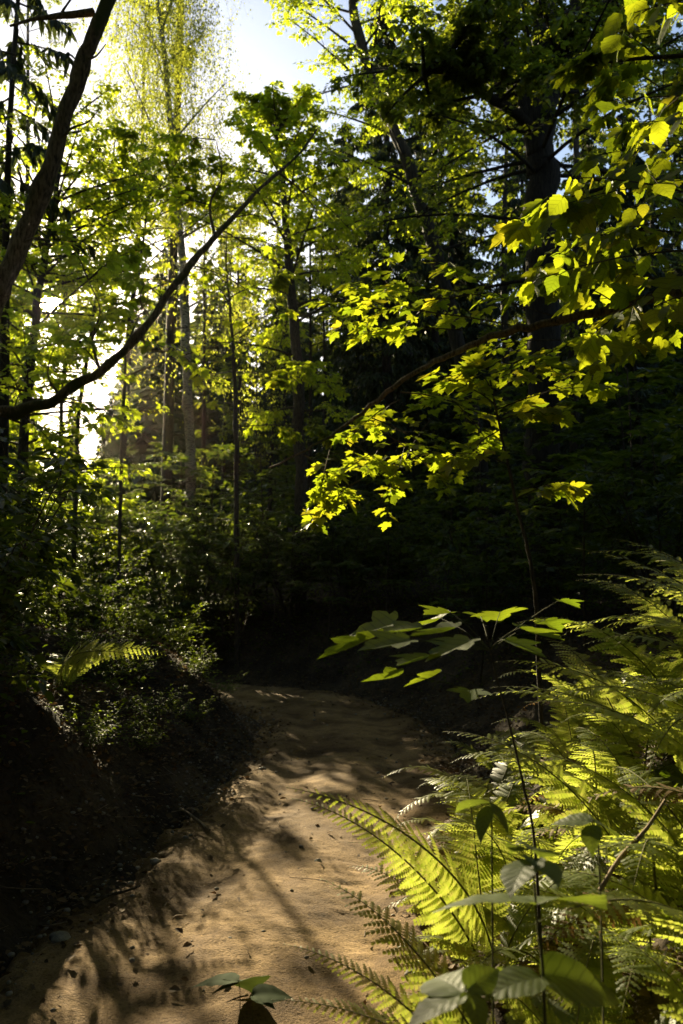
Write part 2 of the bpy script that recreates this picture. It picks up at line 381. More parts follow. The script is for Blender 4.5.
lug = np.sin(Y * 44 + 6 * vn(X * 2, Y * 2, 4)) * np.exp(-((W + .32) / .10)**2) * (vn(X * 1.2, Y * .9, 12) > .5)
Z += .0025 * lug
Z = Z + .04 - .26 * sst(.70, 1.30, edge)
mb = MB(); i = (np.arange(sh[0] - 1)[:, None] * sh[1] + np.arange(sh[1] - 1)[None]).ravel()
mb.add(np.stack([X.ravel(), Y.ravel(), Z.ravel()], 1), [np.stack([i, i + sh[1], i + sh[1] + 1, i + 1], 1)])
tag(mb.build('path', M['path'], smooth=True), kind='structure')

# stuff on the ground: litter, pebbles, low herbs
def scatter(n, x0, x1, y0, y1, prob):
    x = rng.uniform(x0, x1, n); y = rng.uniform(y0, y1, n); d, s = pdist(x, y)
    k = rng.random(n) < prob(x, y, d, s)
    return x[k], y[k], d[k], s[k]
def surf(x, y):
    h = ground_h(x, y); d, s = pdist(x, y); return np.maximum(h, np.where(d < .95, .02, -9))
x, y, d, s = scatter(120000, -4, 4, 1.2, 14, lambda x, y, d, s: np.where(d < .5, .022 * (vn(x * 1.3, y * 1.3, 41) > .45), np.where(d < 1.2, .012 + .95 * sst(.5, 1.05, d) * vn(x * 2, y * 2, 9)**1.5, np.where(s > 0, .75, .3))))
mb = MB(); P = np.stack([x, y, surf(x, y) + .012 + rng.random(len(x)) * .02], 1); a = rng.uniform(0, 6.28, len(x))
place(mb, 'diamond', P, np.stack([np.cos(a), np.sin(a), rng.normal(0, .25, len(x))], 1), UP + rng.normal(0, .45, P.shape), rng.uniform(.012, .055, len(x)))
tag(mb.build('leaf_litter', M['litter']), 'dry brown fallen leaves strewn over the dark banks and path edges', 'leaf litter', kind='stuff')
def rock(mb, c, r, seed, sub_=2):
    import bmesh
    bm = bmesh.new(); bmesh.ops.create_icosphere(bm, subdivisions=sub_, radius=1)
    V = np.array([v.co[:] for v in bm.verts]); Fc = [[v.index for v in f.verts] for f in bm.faces]; bm.free()
    n = fbm(V[:, 0] * 1.4 + seed * 3.1, V[:, 1] * 1.4 + V[:, 2] * 1.9, seed, 3)
    V = V * (0.65 + .7 * n)[:, None] * np.array([1, .8, .6]) * r
    mb.add(V + c, [Fc])
mb = MB(); x, y, d, s = scatter(7000, -1.8, 1.2, 2.2, 11, lambda x, y, d, s: np.where(d < 1.35, .025 + .8 * sst(.6, 1.05, d), 0))
for q in range(len(x)):
    r = .005 + .016 * rng.random()**4; rock(mb, np.array([x[q], y[q], surf(x[q:q + 1], y[q:q + 1])[0] + .02 * (d[q] < .9) + r * .2]), r, q % 50, 1)
tag(mb.build('pebbles', M['stone']), 'tiny pebbles and clods lying loose on the sandy path', 'pebbles', kind='stuff')
mb = MB(); x, y, d, s = scatter(5200, -3, 2.5, 1.8, 13, lambda x, y, d, s: np.where(d < .55, .05, np.where(d < 1.4, .08 + .5 * sst(.55, 1.1, d), .25)))
P = np.stack([x, y, surf(x, y) + .012 + .02 * rng.random(len(x))], 1); a = rng.uniform(0, 6.28, len(x)); L = .03 + .22 * rng.random(len(x))**3
E_ = P + np.stack([np.cos(a) * L, np.sin(a) * L, rng.normal(.0, .06, len(x)) * L], 1)
twig_tubes(mb, (P, (P + E_) / 2 + rng.normal(0, .12, P.shape) * L[:, None] * np.array([1, 1, .25]), E_), .0012 + .0035 * rng.random(len(x))**2, .5, 3, 4)
tag(mb.build('twig_litter', M['wood']), 'broken twigs and dry stalks strewn along the path edges', 'twigs', kind='stuff')
# low green herb layer
x, y, d, s = scatter(150000, -9, 11, 1.4, 23, lambda x, y, d, s: np.where(d < 1.05, 0, sst(1.05, 1.9, d) * np.maximum(sst(.42, .62, fbm(x * .9, y * .9, 61)), .8 * (y > 12.5)) * np.where(s > 0, .9, .8)))
P = np.stack([x, y, ground_h(x, y) + .03 + .22 * rng.random(len(x))**1.5], 1); a = rng.uniform(0, 6.28, len(x))
mb = MB(); k = keep(P)
place(mb, 'diamond', P[k], np.stack([np.cos(a), np.sin(a), rng.normal(-.2, .3, len(x))], 1)[k], (UP + rng.normal(0, .4, P.shape))[k], rng.uniform(.03, .075, len(x))[k])
tag(mb.build('ground_cover', M['ivy']), 'low mass of small green herb leaves covering the forest floor', 'ground cover', kind='stuff')

# ------------------------------------------------------------------ generic tree from limbs
def crown(mbB, mbL, limbs, limb_r, n1, n2, nl, tm, size, flat=.6, droop=.12, lf1=.45, lf2=.42, cull=True, tilt=.4, ldroop=.35, t0=.2, draw2=False):
    tw = sub(limbs, n1, t0, 1, lf1, .85, flat, droop)
    tip = (limbs[1] * .5 + limbs[2] * .5, limbs[2] * .8 + limbs[1] * .2, limbs[2] + (limbs[2] - limbs[1]) * .25 - UP * .05)
    tw = cat(tw, tip)
    w2 = sub(tw, n2, .15, 1, lf2, .8, flat, droop)
    twig_tubes(mbB, tw, .35 * limb_r * .6, .3, cull=cull)
    if draw2: twig_tubes(mbB, w2, .0025, .5, 2)
    leaves_on(mbL, w2, nl, tm, size, tilt=tilt, droop=ldroop, cull=cull)
def limbs_on(trunk, n, f0, f1, len0, len1, elev0, elev1, sag=.0, az=None, jit=.35):
    """limbs at heights f0..f1 of the trunk polyline"""
    P = smooth_poly(trunk, 100); S = []; Mm = []; E = []
    for i in range(n):
        f = f0 + (f1 - f0) * (i + random.random()) / n; p = P[int(f * 99)]
        a = i * 2.399 + random.uniform(-jit, jit) if az is None else az + random.uniform(-jit, jit)
        k = (f - f0) / max(1e-6, f1 - f0); L = (len0 + (len1 - len0) * k) * random.uniform(.75, 1.2); e = elev0 + (elev1 - elev0) * k + random.uniform(-.15, .15)
        dv = np.array([math.cos(a) * math.cos(e), math.sin(a) * math.cos(e), math.sin(e)])
        S.append(p); Mm.append(p + dv * L * .5 + UP * .06 * L); E.append(p + dv * L - UP * sag * L)
    return np.array(S), np.array(Mm), np.array(E)
def build_tree(name, label, catg, group, trunk, rad, limbs, spec, leafm, barkm, extra=None, limb_r=.03, knob=.12, leafname='crown', wob=1.5):
    base = np.array(trunk[0], float)
    o = thing(name, base, label, catg, group)
    n_ = 70; mb = MB(); P = smooth_poly(trunk, n_); r = np.interp(np.linspace(0, 1, n_), np.linspace(0, 1, len(rad)), rad)
    wv = np.linspace(0, 11, n_); fade = np.clip(np.minimum(wv, 11 - wv), 0, 1)[:, None]
    P = P + fade * r[:, None] * np.stack([fbm(wv * 1.6, wv * 0 + base[0], 3) - .47, wv * 0, fbm(wv * 1.6, wv * 0 + base[1], 8) - .47], 1) * wob
    r = r * (1 + .25 * np.maximum(0, vn(wv * 2.3, wv * 0 + base[0], 5) - .7) / .3)
    tube(mb, P, r, 11, knob, int(base[0] * 7) % 50); mb.build('trunk', barkm, o, base, True)
    mbB, mbL = MB(), MB()
    if limbs is not None:
        twig_tubes(mbB, limbs, np.full(len(limbs[0]), limb_r), .3, 5, 5)
        crown(mbB, mbL, limbs, limb_r, **spec)
    for (pts, rr) in (extra or []):
        mx = MB(); tube(mx, smooth_poly(pts, 14), np.linspace(rr[0], rr[1], 14), 7, .15); mx.build('branch', barkm, o, base, True)
    if mbB.n: mbB.build('branches', barkm, o, base, True)
    if mbL.n: mbL.build(leafname, leafm, o, base)
    return o
def on_ground(x, y, dz=-.08): return np.array([x, y, gz(x, y) + dz])

# ---- leaning dark tree, upper left
t = [on_ground(-3.1, 6.2), at(-30, 375, 6.1), at(2, 285, 6), at(42, 190, 6), at(76, 85, 6), at(104, 5, 6), at(150, -130, 6.1), at(190, -300, 6.3)]
lb = limbs_on(t, 12, .80, 1, 1.1, .8, .3, .9)
o = build_tree('leaning_tree', 'thick dark leaning trunk crossing the upper left corner beside the sun', 'tree', None, t, [.10, .09, .075, .068, .060, .054, .042, .02], lb,
    dict(n1=9, n2=7, nl=7, tm='diamond', size=.075), M['broad'], M['bark_moss'],
    extra=[([at(93, 12, 6), at(80, 14, 5.95), at(64, 15, 5.9), at(50, 17, 5.85), at(34, 19, 5.8), at(10, 26, 5.7)], (.034, .010)), ([at(60, 16, 5.9), at(66, 6, 5.9), at(78, -10, 5.9)], (.012, .006)), ([at(60, 140, 6), at(72, 128, 5.9), at(88, 122, 5.9), at(100, 108, 5.8)], (.013, .003)), ([at(36, 200, 6), at(24, 186, 6), at(18, 168, 6)], (.016, .008)), ([at(20, 245, 6), at(34, 238, 5.9), at(52, 240, 5.8)], (.010, .003)), ([at(84, 60, 6), at(96, 56, 5.9), at(106, 44, 5.9)], (.011, .004))], knob=.18)
# ---- arching bare trunk from the left bank
t = [on_ground(-3.1, 7.2), at(-30, 440, 7), at(20, 413, 7), at(60, 396, 7), at(100, 370, 7.05), at(135, 338, 7.1), at(165, 300, 7.2), at(190, 265, 7.3), at(215, 237, 7.4), at(250, 198, 7.6), at(278, 172, 7.8), at(302, 150, 8), at(318, 128, 8.1)]
o = build_tree('arching_tree', 'crooked bare trunk arching up from the left bank across the glowing leaves', 'tree', None, t, [.06, .055, .048, .043, .039, .036, .033, .031, .026, .020, .016, .012, .006], None, None, None, M['bark_moss'], knob=.3, wob=2.2,
    extra=[([at(150, 318, 7.15), at(140, 300, 7.0), at(146, 280, 6.9)], (.010, .003)), ([at(60, 396, 7), at(48, 376, 6.9), at(52, 352, 6.8)], (.012, .003)), ([at(235, 217, 7.5), at(255, 215, 7.4), at(268, 226, 7.3)], (.008, .003)), ([at(178, 282, 7.25), at(172, 262, 7.3), at(180, 240, 7.3)], (.009, .003)), ([at(140, 333, 7.1), at(150, 350, 7.1), at(175, 352, 7.1), at(195, 365, 7.2)], (.014, .004)), ([at(215, 237, 7.4), at(210, 205, 7.5), at(222, 175, 7.5), at(216, 140, 7.6)], (.016, .004)),
           ([at(100, 370, 7.05), at(92, 340, 7.0), at(100, 310, 6.9), at(88, 280, 6.9)], (.013, .004)), ([at(278, 172, 7.8), at(300, 190, 7.9), at(320, 215, 7.9)], (.012, .004))])
mbB, mbL = MB(), MB()
sp = []
for (a, b) in [((60, 396, 7), (150, 440, 6.6)), ((100, 370, 7), (60, 330, 6.5)), ((92, 340, 7), (120, 300, 6.6)), ((135, 338, 7.1), (215, 380, 6.8)), ((60, 400, 7.2), (140, 470, 7.6)), ((20, 413, 7), (70, 470, 7.4)),
               ((88, 280, 6.9), (60, 230, 6.8)), ((88, 280, 6.9), (140, 250, 7)), ((165, 300, 7.2), (120, 280, 7.4)), ((216, 140, 7.6), (150, 150, 7.7)), ((210, 205, 7.5), (140, 205, 7.6)), 
               ((302, 150, 8), (360, 170, 8)), ((300, 190, 7.9), (350, 230, 7.8)), ((278, 172, 7.8), (250, 130, 8)), ((190, 265, 7.3), (260, 300, 7.4)), ((215, 237, 7.4), (300, 255, 7.5)), ((10, 420, 7.3), (40, 350, 7)), ((30, 410, 7.4), (20, 300, 7.3))]:
    A, B = at(*a), at(*b); sp.append((A, (A + B) / 2 + UP * .12, B))
C = tuple(np.array([q[i] for q in sp]) for i in range(3))
twig_tubes(mbB, C, .008, .3)
w2 = sub(C, 9, .15, 1, .5, .85, .8, .12); twig_tubes(mbB, w2, .003, .5, 2)
leaves_on(mbL, w2, 7, 'maple', .085, tilt=.35, droop=.4)
bs = o.location
mbB.build('twigs', M['twig'], o, bs); mbL.build('leaves', M['broad'], o, bs)
# ---- birch
t = [on_ground(at(193, 560, 16)[0], 16), at(191, 480, 16), at(188, 400, 16), at(184, 290, 16), at(176, 180, 16), at(164, 60, 16), at(152, -60, 16), at(146, -170, 16)]
lb = cat(limbs_on(t, 20, .50, .98, 2.3, 1.1, .6, .95, 0), limbs_on(t, 7, .30, .55, 1.5, 1.6, .3, .7, .1))
o = build_tree('birch_tree', 'tall slim birch with mottled pale trunk and weeping twigs below the sky gap', 'tree', None, t, [.11, .10, .095, .085, .07, .055, .035, .01], lb,
    dict(n1=6, n2=3, nl=4, tm='small', size=.05, flat=.3), M['birch'], M['birchbark'], limb_r=.028, knob=.05)
# hanging birch sprays
n = 4200; P = bez(np.repeat(lb[0], n // 27, 0), np.repeat(lb[1], n // 27, 0), np.repeat(lb[2], n // 27, 0), rng.uniform(.2, 1.1, n // 27 * 27)) + rng.normal(0, 1, (n // 27 * 27, 3)) * np.array([.42, .5, .3])
L = rng.uniform(.4, 1.8, len(P)); E2 = P + np.stack([rng.normal(0, .26, len(P)), rng.normal(0, .26, len(P)), -L], 1)
C = (P, (P + E2) / 2 + rng.normal(0, .05, P.shape), E2)
mbB, mbL = MB(), MB(); twig_tubes(mbB, C, .0018, .5, 2, cull=True)
leaves_on(mbL, C, 16, 'small', .058, tilt=1., droop=.9, jit=.055)
mbB.build('hanging_twigs', M['twig'], o, o.location); mbL.build('hanging_leaves', M['birch'], o, o.location)
# ---- broadleaf tree at the centre below the sky gap
t = [on_ground(at(300, 560, 15)[0], 15), at(300, 470, 15), at(296, 380, 15), at(290, 280, 15), at(284, 200, 15), at(277, 140, 15), at(274, 118, 15)]
lb = cat(limbs_on(t, 34, .46, .97, 2.1, .5, .25, .8), limbs_on(t, 8, .25, .5, 1.5, 2., .0, .25, .1))
build_tree('linden_tree', 'rounded green tree whose top ends just under the sky gap', 'tree', None, t, [.13, .12, .11, .09, .06, .03, .01], lb,
    dict(n1=9, n2=7, nl=7, tm='diamond', size=.10), M['broad'], M['bark'], limb_r=.03)
# ---- leafy tree round the sun at the left edge
t = [on_ground(at(20, 560, 10.5)[0], 10.5), at(24, 450, 10.5), at(34, 330, 10.5), at(46, 250, 10.5), at(56, 190, 10.5), at(62, 140, 10.5), at(64, 110, 10.5)]
lb = cat(limbs_on(t, 15, .40, .98, 1.5, 1.0, .1, .7), limbs_on(t, 62, .14, .62, 1.7, 1.5, .05, .35))
build_tree('hornbeam_tree', 'leafy tree at the left edge with the sun shining through its crown', 'tree', None, t, [.07, .065, .055, .045, .035, .02, .01], lb,
    dict(n1=8, n2=6, nl=5, tm='diamond', size=.075, flat=.75, tilt=.35), M['broad'], M['bark'], limb_r=.02)
t = [on_ground(at(62, 560, 15)[0], 15), at(60, 450, 15), at(66, 340, 15), at(60, 250, 15), at(64, 170, 15)]
lb = limbs_on(t, 52, .08, .68, 1.7, 1.3, -.05, .3)
build_tree('beech_tree', 'dense bushy young tree directly under and around the low sun', 'tree', None, t, [.045, .04, .035, .025, .01], lb,
    dict(n1=8, n2=7, nl=8, tm='diamond', size=.095, flat=.7, tilt=.35), M['broad'], M['bark'], limb_r=.02)
t = [on_ground(at(75, 560, 14)[0], 14), at(78, 430, 14), at(95, 310, 14), at(104, 240, 14), at(110, 190, 14), at(112, 165, 14)]
lb = limbs_on(t, 26, .40, .98, 1.6, 1.0, .15, .7)
build_tree('ash_tree', 'tall light-crowned tree between the sun and the birch', 'tree', None, t, [.04, .037, .033, .028, .02, .01], lb,
    dict(n1=5, n2=5, nl=5, tm='diamond', size=.09, flat=.7, tilt=.35), M['broad'], M['bark'], limb_r=.02)
# ---- yellow-green young maple left of centre, behind the arching trunk
t = [on_ground(at(120, 560, 12)[0], 12), at(122, 450, 12), at(128, 330, 12), at(138, 270, 12), at(146, 220, 12), at(150, 190, 12)]
lb = limbs_on(t, 30, .30, .98, 2.0, 1.1, .15, .7)
build_tree('young_maple', 'glowing yellow-green young maple between the leaning trunk and the birch', 'tree', None, t, [.026, .025, .023, .02, .015, .008], lb,
    dict(n1=6, n2=5, nl=5, tm='maple', size=.095, flat=.8, tilt=.3), M['maple'], M['bark'], limb_r=.014)
t = [on_ground(at(235, 560, 13)[0], 13.4), at(236, 450, 13.4), at(232, 340, 13.4), at(225, 250, 13.4)]
lb = limbs_on(t, 11, .35, .98, 1.3, .8, .1, .6)
build_tree('maple_sapling', 'slim maple sapling with star-shaped lit leaves right of the birch trunk', 'tree', None, t, [.045, .04, .03, .01], lb,
    dict(n1=5, n2=5, nl=5, tm='maple', size=.14, flat=.8, tilt=.3), M['maple'], M['bark'], limb_r=.014)
# ---- big oak upper right
t = [on_ground(at(548, 600, 12)[0], 12), at(546, 480, 12), at(543, 330, 12), at(541, 190, 12), at(540, 150, 12), at(545, 60, 12), at(548, -60, 12), at(545, -200, 12)]
ex = [([at(538, 160, 12), at(525, 100, 12), at(508, 40, 11.9), at(490, -40, 11.8), at(478, -140, 11.6)], (.15, .05)),
      ([at(538, 135, 12), at(515, 112, 11.6), at(490, 98, 11.2), at(468, 82, 10.9), at(450, 72, 10.7), at(438, 70, 10.4), at(424, 74, 10.2)], (.09, .015)),
      ([at(544, 120, 12), at(560, 70, 12.2), at(572, 10, 12.4), at(596, -60, 12.6)], (.13, .05)),
      ([at(543, 100, 12), at(600, 60, 12.4), at(660, 20, 12.8), at(720, -10, 13)], (.08, .02))]
EL = []
for pts, rr in ex:
    q = smooth_poly(pts, 12)
    for k in range(3, 12):
        for j in range(3):
            a = random.uniform(0, 6.28); e = random.uniform(-.35, .7); L = random.uniform(.7, 1.7)
            dv = np.array([math.cos(a) * math.cos(e), math.sin(a) * math.cos(e), math.sin(e)]) * L
            EL.append((q[k], q[k] + dv * .5 + UP * .1, q[k] + dv))
EL = tuple(np.array([q[i] for q in EL]) for i in range(3))
lb = cat(EL, limbs_on(t, 26, .52, 1, 3.0, 2.2, .05, .5), limbs_on(t, 12, .30, .55, 2.4, 3., -.1, .1, .12))
build_tree('oak_tree', 'big dark forked oak trunk with spreading crown at upper right', 'tree', None, t, [.32, .27, .25, .235, .22, .17, .13, .04], lb,
    dict(n1=7, n2=6, nl=7, tm='diamond', size=.095), M['oak'], M['bark_dark'], extra=ex, limb_r=.035, knob=.1)
# oak / beech branches closing the top centre, crown of a tree standing further right
t = [on_ground(2.9, 15.5), at(470, 400, 15.5), at(420, 200, 15.5), at(365, 60, 15.5), at(348, -60, 15.5), at(340, -200, 15.5)]
lb = cat(limbs_on(t, 44, .35, 1, 2.2, 1.5, .2, .7))
build_tree('beech_tree', 'tall broad tree with sunny top leaves between the sky gap and the oak', 'tree', None, t, [.17, .15, .13, .1, .06, .02], lb,
    dict(n1=8, n2=7, nl=7, tm='diamond', size=.09), M['broad'], M['bark_dark'], limb_r=.03)

# ------------------------------------------------------------------ spruces
def make_spruce_parts(H, Rb, nb, seed, f0=.12, cull=False, off=np.zeros(3), dens=26, hang=.28):
    """branches (mb), needles (mb) around the local z axis"""
    mbB, mbL = MB(), MB(); S = []; Mm = []; E = []
    for i in range(nb):
        f = f0 + (1 - f0) * (i / nb); z = H * f; L = Rb * (1 - f)**.8 * random.uniform(.7, 1.1) + .15; a = i * 2.399 + random.uniform(-.4, .4)
        dv = np.array([math.cos(a), math.sin(a), 0]); p = np.array([0, 0, z]) + off
        S.append(p); Mm.append(p + dv * L * .55 - UP * .12 * L); E.append(p + dv * L - UP * .30 * L)
    C = tuple(np.array(q) for q in (S, Mm, E))
    twig_tubes(mbB, C, .018, .3)
    tw = sub(C, dens, .12, 1, .32, .75, .8, .35, .5); n = len(tw[0])
    tw2 = sub(tw, 5, .1, 1, hang * .55, .7, .5, .9, .3, True); tw = cat(tw, tw2)
    k = keep(tw[0], cull); tw = tuple(q[k] for q in tw)
    D = norm(tw[2] - tw[0]); L = np.linalg.norm(tw[2] - tw[0], axis=1); n = len(L)
    # needle sprays: narrow serrated strips hanging from the twigs
    X = norm(np.cross(D, UP + rng.normal(0, .5, D.shape))); w = .018 + .012 * rng.random(n)
    V = np.zeros((n, 8, 3))
    for q, (f, ww) in enumerate([(0, .4), (.3, 1.3), (.65, 1.0), (1, .1)]):
        P = tw[0] + D * (L * f)[:, None] - UP * (.12 * L * f * f)[:, None]
        V[:, q] = P + X * (w * ww)[:, None]; V[:, 7 - q] = P - X * (w * ww * .9)[:, None]
    o_ = (np.arange(n) * 8)[:, None]
    mbL.add(V.reshape(-1, 3), [np.vstack([o_ + np.array([[0, 1, 6, 7]]), o_ + np.array([[1, 2, 5, 6]]), o_ + np.array([[2, 3, 4, 5]])])])
    return mbB, mbL
def spruce(name, label, group, x, y, H, Rb, nb, r, f0, cull=False, dens=26):
    b = on_ground(x, y); o = thing(name, b, label, 'tree', group)
    mb = MB(); hs = np.linspace(0, H, 14); tube(mb, np.stack([b[0] + .05 * np.sin(hs * .7), b[1] + 0 * hs, b[2] + hs], 1), r * (1 - hs / H * .97), 9, .08)
    mb.build('trunk', M['bark_dark'], o, b, True)
    B, L = make_spruce_parts(H, Rb, nb, 0, f0, cull, b, dens)
    B.build('branches', M['bark_dark'], o, b); L.build('needles', M['spruce'], o, b)
    return o
p = at(28, 560, 9.5)
spruce('spruce_tree', 'ragged spruce with hanging twigs at the left edge above the sun', None, at(6, 300, 9.5)[0], 9.5, 13, 1.15, 40, .08, .45, True, 8)
sprs = spruce('spruce_tree', 'black spruce in the middle, its drooping boughs seen right of the linden', 'dark spruces in the background', at(388, 500, 20)[0], 20, 15.5, 2.6, 150, .18, .08)
for (px, d, s_, rz, lab) in [(455, 22, .95, 1.1, 'dark spruce standing just right of the tallest black spruce'), (345, 26, .92, 2.3, 'dark spruce behind the linden, its lower boughs over the path bend'),
        (600, 21, .8, .5, 'dark spruce on the hillside behind the oak trunk'), (690, 24, .95, 3.1, 'dark spruce cut by the right edge high on the hillside'), (530, 27, 1.1, 4.1, 'dark spruce far up the slope left of the oak trunk'),
        (285, 30, .7, 5.2, 'small dark spruce far behind the bend between slender trunks'), (240, 36, .8, 2.9, 'distant dark spruce seen right of the birch trunk'), (420, 34, 1.2, .2, 'far tall spruce peeking over the middle spruces'),
        (-10, 24, .7, 1.9, 'shadowy spruce cut by the left edge behind the bank'), (640, 16.5, .62, 5.9, 'short dark spruce on the slope right of the oak trunk')]:
    c = copy_tree(sprs); X_ = at(px, 500, d)[0]; c.location = on_ground(X_, d); c.scale = (s_,) * 3; c.rotation_euler = (0, 0, rz); c['label'] = lab

# ------------------------------------------------------------------ slender background trunks with high crowns (three shared kinds)
def pole_proto(H, r, seed, nl, f0):
    tr = [np.array([0, 0, -.3]), np.array([.05 * math.sin(seed), .04, H * .25]), np.array([.12 * math.sin(seed * 2), .02, H * .5]), np.array([.2 * math.sin(seed * 3), .1, H * .8]), np.array([.25 * math.sin(seed), 0, H])]
    lb = cat(limbs_on(tr, nl, f0, 1, 2.0, 1.0, .3, .8), limbs_on(tr, 6, .2 if H < 20 else .5, f0, .7, 1.0, 0, .3))
    mb = MB(); tube(mb, smooth_poly(tr, 18), np.linspace(r, .015, 18), 8, .1, seed)
    mbB, mbL = MB(), MB(); twig_tubes(mbB, lb, .02, .3, 4, 4)
    crown(mbB, mbL, lb, .02, 7, 6, 6, 'small', .10, cull=False)
    return mb, mbB, mbL
protos = []
for k, (H, r, nl, f0) in enumerate([(14, .11, 18, .55), (16, .14, 20, .5), (12, .08, 15, .5), (25, .15, 22, .60)]):
    protos.append(pole_proto(H, r, k + 1, nl, f0))
def ordinal(n): return ['first', 'second', 'third', 'fourth', 'fifth', 'sixth', 'seventh', 'eighth', 'ninth', 'tenth', 'eleventh', 'twelfth', 'thirteenth', 'fourteenth'][n]
poles = [(205, 19), (165, 18.5), (120, 29), (14, 27),
         (222, 25), (238, 22), (255, 29), (268, 20), (286, 24), (309, 18), (324, 19.5), (338, 27), (362, 24), (405, 27), (432, 21), (474, 24), (505, 19), (577, 18.5), (610, 26), (636, 19), (662, 23), (700, 18)]
root = [None] * 4; left = sorted([p for p in poles if p[0] < 190], reverse=True); right = sorted([p for p in poles if p[0] > 190])
for side, lst in (('left', left), ('right', right)):
    for q, (px, d) in enumerate(lst):
        X_ = at(px, 500, d)[0]; uu = X_ * U_[0] + d * U_[1]; k = 3 if px < 190 else 2 if px < 345 else (q + len(side)) % 3
        lab = f"slender dark trunk in the far wood, {ordinal(q) if q < 14 else 'last'} to the {side} of the birch trunk"
        if q >= 14: lab = ['slender dark trunk far up the slope just left of the oak', 'slender dark trunk behind the oak, first beyond it on the right', 'slender dark trunk on the slope beneath the bright maple sprays', 'slender trunk beside sky specks at the right edge', 'last slender trunk at the right edge'][min(q - 14, 4)]
        if root[k] is None:
            o = thing('woodland_tree', on_ground(X_, d), lab, 'tree', 'slender trunks of the far wood')
            b, b2, l = protos[k]; b.build('trunk', M['bark_dark'], o, (0, 0, 0), True); b2.build('branches', M['bark_dark'], o); l.build('crown', M['oak'], o); root[k] = o
        else:
            o = copy_tree(root[k]); o['label'] = lab; o.location = on_ground(X_, d)
        o.rotation_euler = (random.uniform(-.03, .03), random.uniform(-.03, .03), random.uniform(0, 6.28)); s_ = random.uniform(.88, 1.12); s_ = 1 if k == 3 else s_ * .85 if k == 2 else s_; o.scale = (s_, s_, s_)

# far belt of dark conifers closing the view, one mass
mb = MB(); n1 = 900
for q in range(240):
    ph = random.uniform(-1.25, 1.25); r_ = random.uniform(36, 66); bx, by = r_ * math.sin(ph), r_ * math.cos(ph)
    uu = bx * U_[0] + by * U_[1]; b = on_ground(bx, by); H = random.uniform(11.5, 16.5)
    if -1.2 < uu < 5: H = min(H, (-1.75 + .3058 * by + .1) / .945 * 1.0 * random.uniform(.75, 1) - b[2])
    Rb = H * random.uniform(.15, .2)
    f = rng.random(n1)**.8; a = rng.uniform(0, 6.28, n1); L = Rb * (1.02 - f)**.85 * rng.uniform(.5, 1, n1) + .1
    D = np.stack([np.cos(a), np.sin(a), rng.uniform(-.75, -.1, n1)], 1)
    P = b + np.stack([0 * f, 0 * f, H * (.04 + .96 * f)], 1) + D * (L * rng.uniform(.0, .6, n1))[:, None]
    place(mb, 'small', P, D, UP + rng.normal(0, .5, P.shape), np.maximum(.35, L * .75))
    t_ = np.array([b, b + UP * H]); tube(mb, t_, [.16, .02], 5)
tag(mb.build('far_wood', M['spruce']), 'dark wall of distant conifers closing the view between the trunks', 'woodland', kind='stuff')

# ------------------------------------------------------------------ right-hand maple (trunk outside the frame) and its sprays
def sprays(o, defs, n2, nl, tm, size, mat, tilt, droop, lf=.5, flat=.85, name='leaves'):
    mbB, mbL = MB(), MB()
    C = []
    for a, b in defs:
        A, B = at(*a), at(*b); C.append((A, (A + B) / 2 + UP * .06, B - UP * .03))
    C = tuple(np.array([q[i] for q in C]) for i in range(3))
    w2 = sub(C, n2, .12, 1, lf, .8, flat, .10, .5)
    twig_tubes(mbB, C, .006, .35); twig_tubes(mbB, w2, .0025, .5, 2)
    leaves_on(mbL, w2, nl, tm, size, tilt=tilt, droop=droop, t0=.25)
    leaves_on(mbL, C, 5, tm, size, tilt=tilt, droop=droop, t0=.5)
    mbB.build('twigs', M['twig'], o, o.location); mbL.build(name, mat, o, o.location)
t = [on_ground(3.6, 4.9), np.array([3.5, 4.9, 2.2]), np.array([3.35, 4.8, 4.2]), np.array([3.2, 4.8, 6.5]), np.array([3.1, 4.8, 8.5])]
lb = limbs_on(t, 16, .55, 1, 2.2, 1.2, .2, .7)
big = [at(735, 285, 4.6), at(683, 292, 4.6), at(620, 306, 4.7), at(560, 321, 4.8), at(510, 331, 4.9), at(462, 349, 5), at(430, 364, 5.1), at(400, 382, 5.2), at(368, 408, 5.35), at(338, 430, 5.5), at(305, 450, 5.6), at(268, 468, 5.7)]
o = build_tree('maple_tree', 'maple reaching in from the right with long bare arching branch and sunlit leaves', 'tree', None, t, [.12, .11, .1, .07, .02], lb,
    dict(n1=6, n2=6, nl=6, tm='maple', size=.13), M['maple'], M['bark'],
    extra=[([t[1] + UP * .6, (t[2] + at(735, 285, 4.6)) / 2 + UP * -.3, at(735, 285, 4.6)], (.05, .04)), ])
mb = MB(); P = smooth_poly(big, 44); tube(mb, P + rng.normal(0, .006, P.shape), np.linspace(.034, .006, 44), 7, .2); mb.build('arching_branch', M['bark_moss'], o, o.location, True)
sprays(o, [((720, 320, 4.2), (610, 345, 4.2)), ((720, 180, 4.2), (560, 200, 4.0)), ((720, 210, 4.0), (540, 255, 3.9)), ((720, 150, 4.4), (600, 150, 4.3)), ((720, 240, 3.8), (600, 230, 3.7)), ((700, 270, 3.7), (590, 330, 3.6)),
           ((720, 300, 4.4), (640, 320, 4.2)), ((640, 180, 4.2), (520, 215, 4.2)), ((620, 306, 4.7), (540, 270, 4.6)), ((680, 292, 4.6), (600, 260, 4.6)), ((700, 130, 4.6), (630, 120, 4.5)), ((720, 205, 4.4), (590, 235, 4.4))],
       5, 4, 'maple', .14, M['maple'], .40, .6)
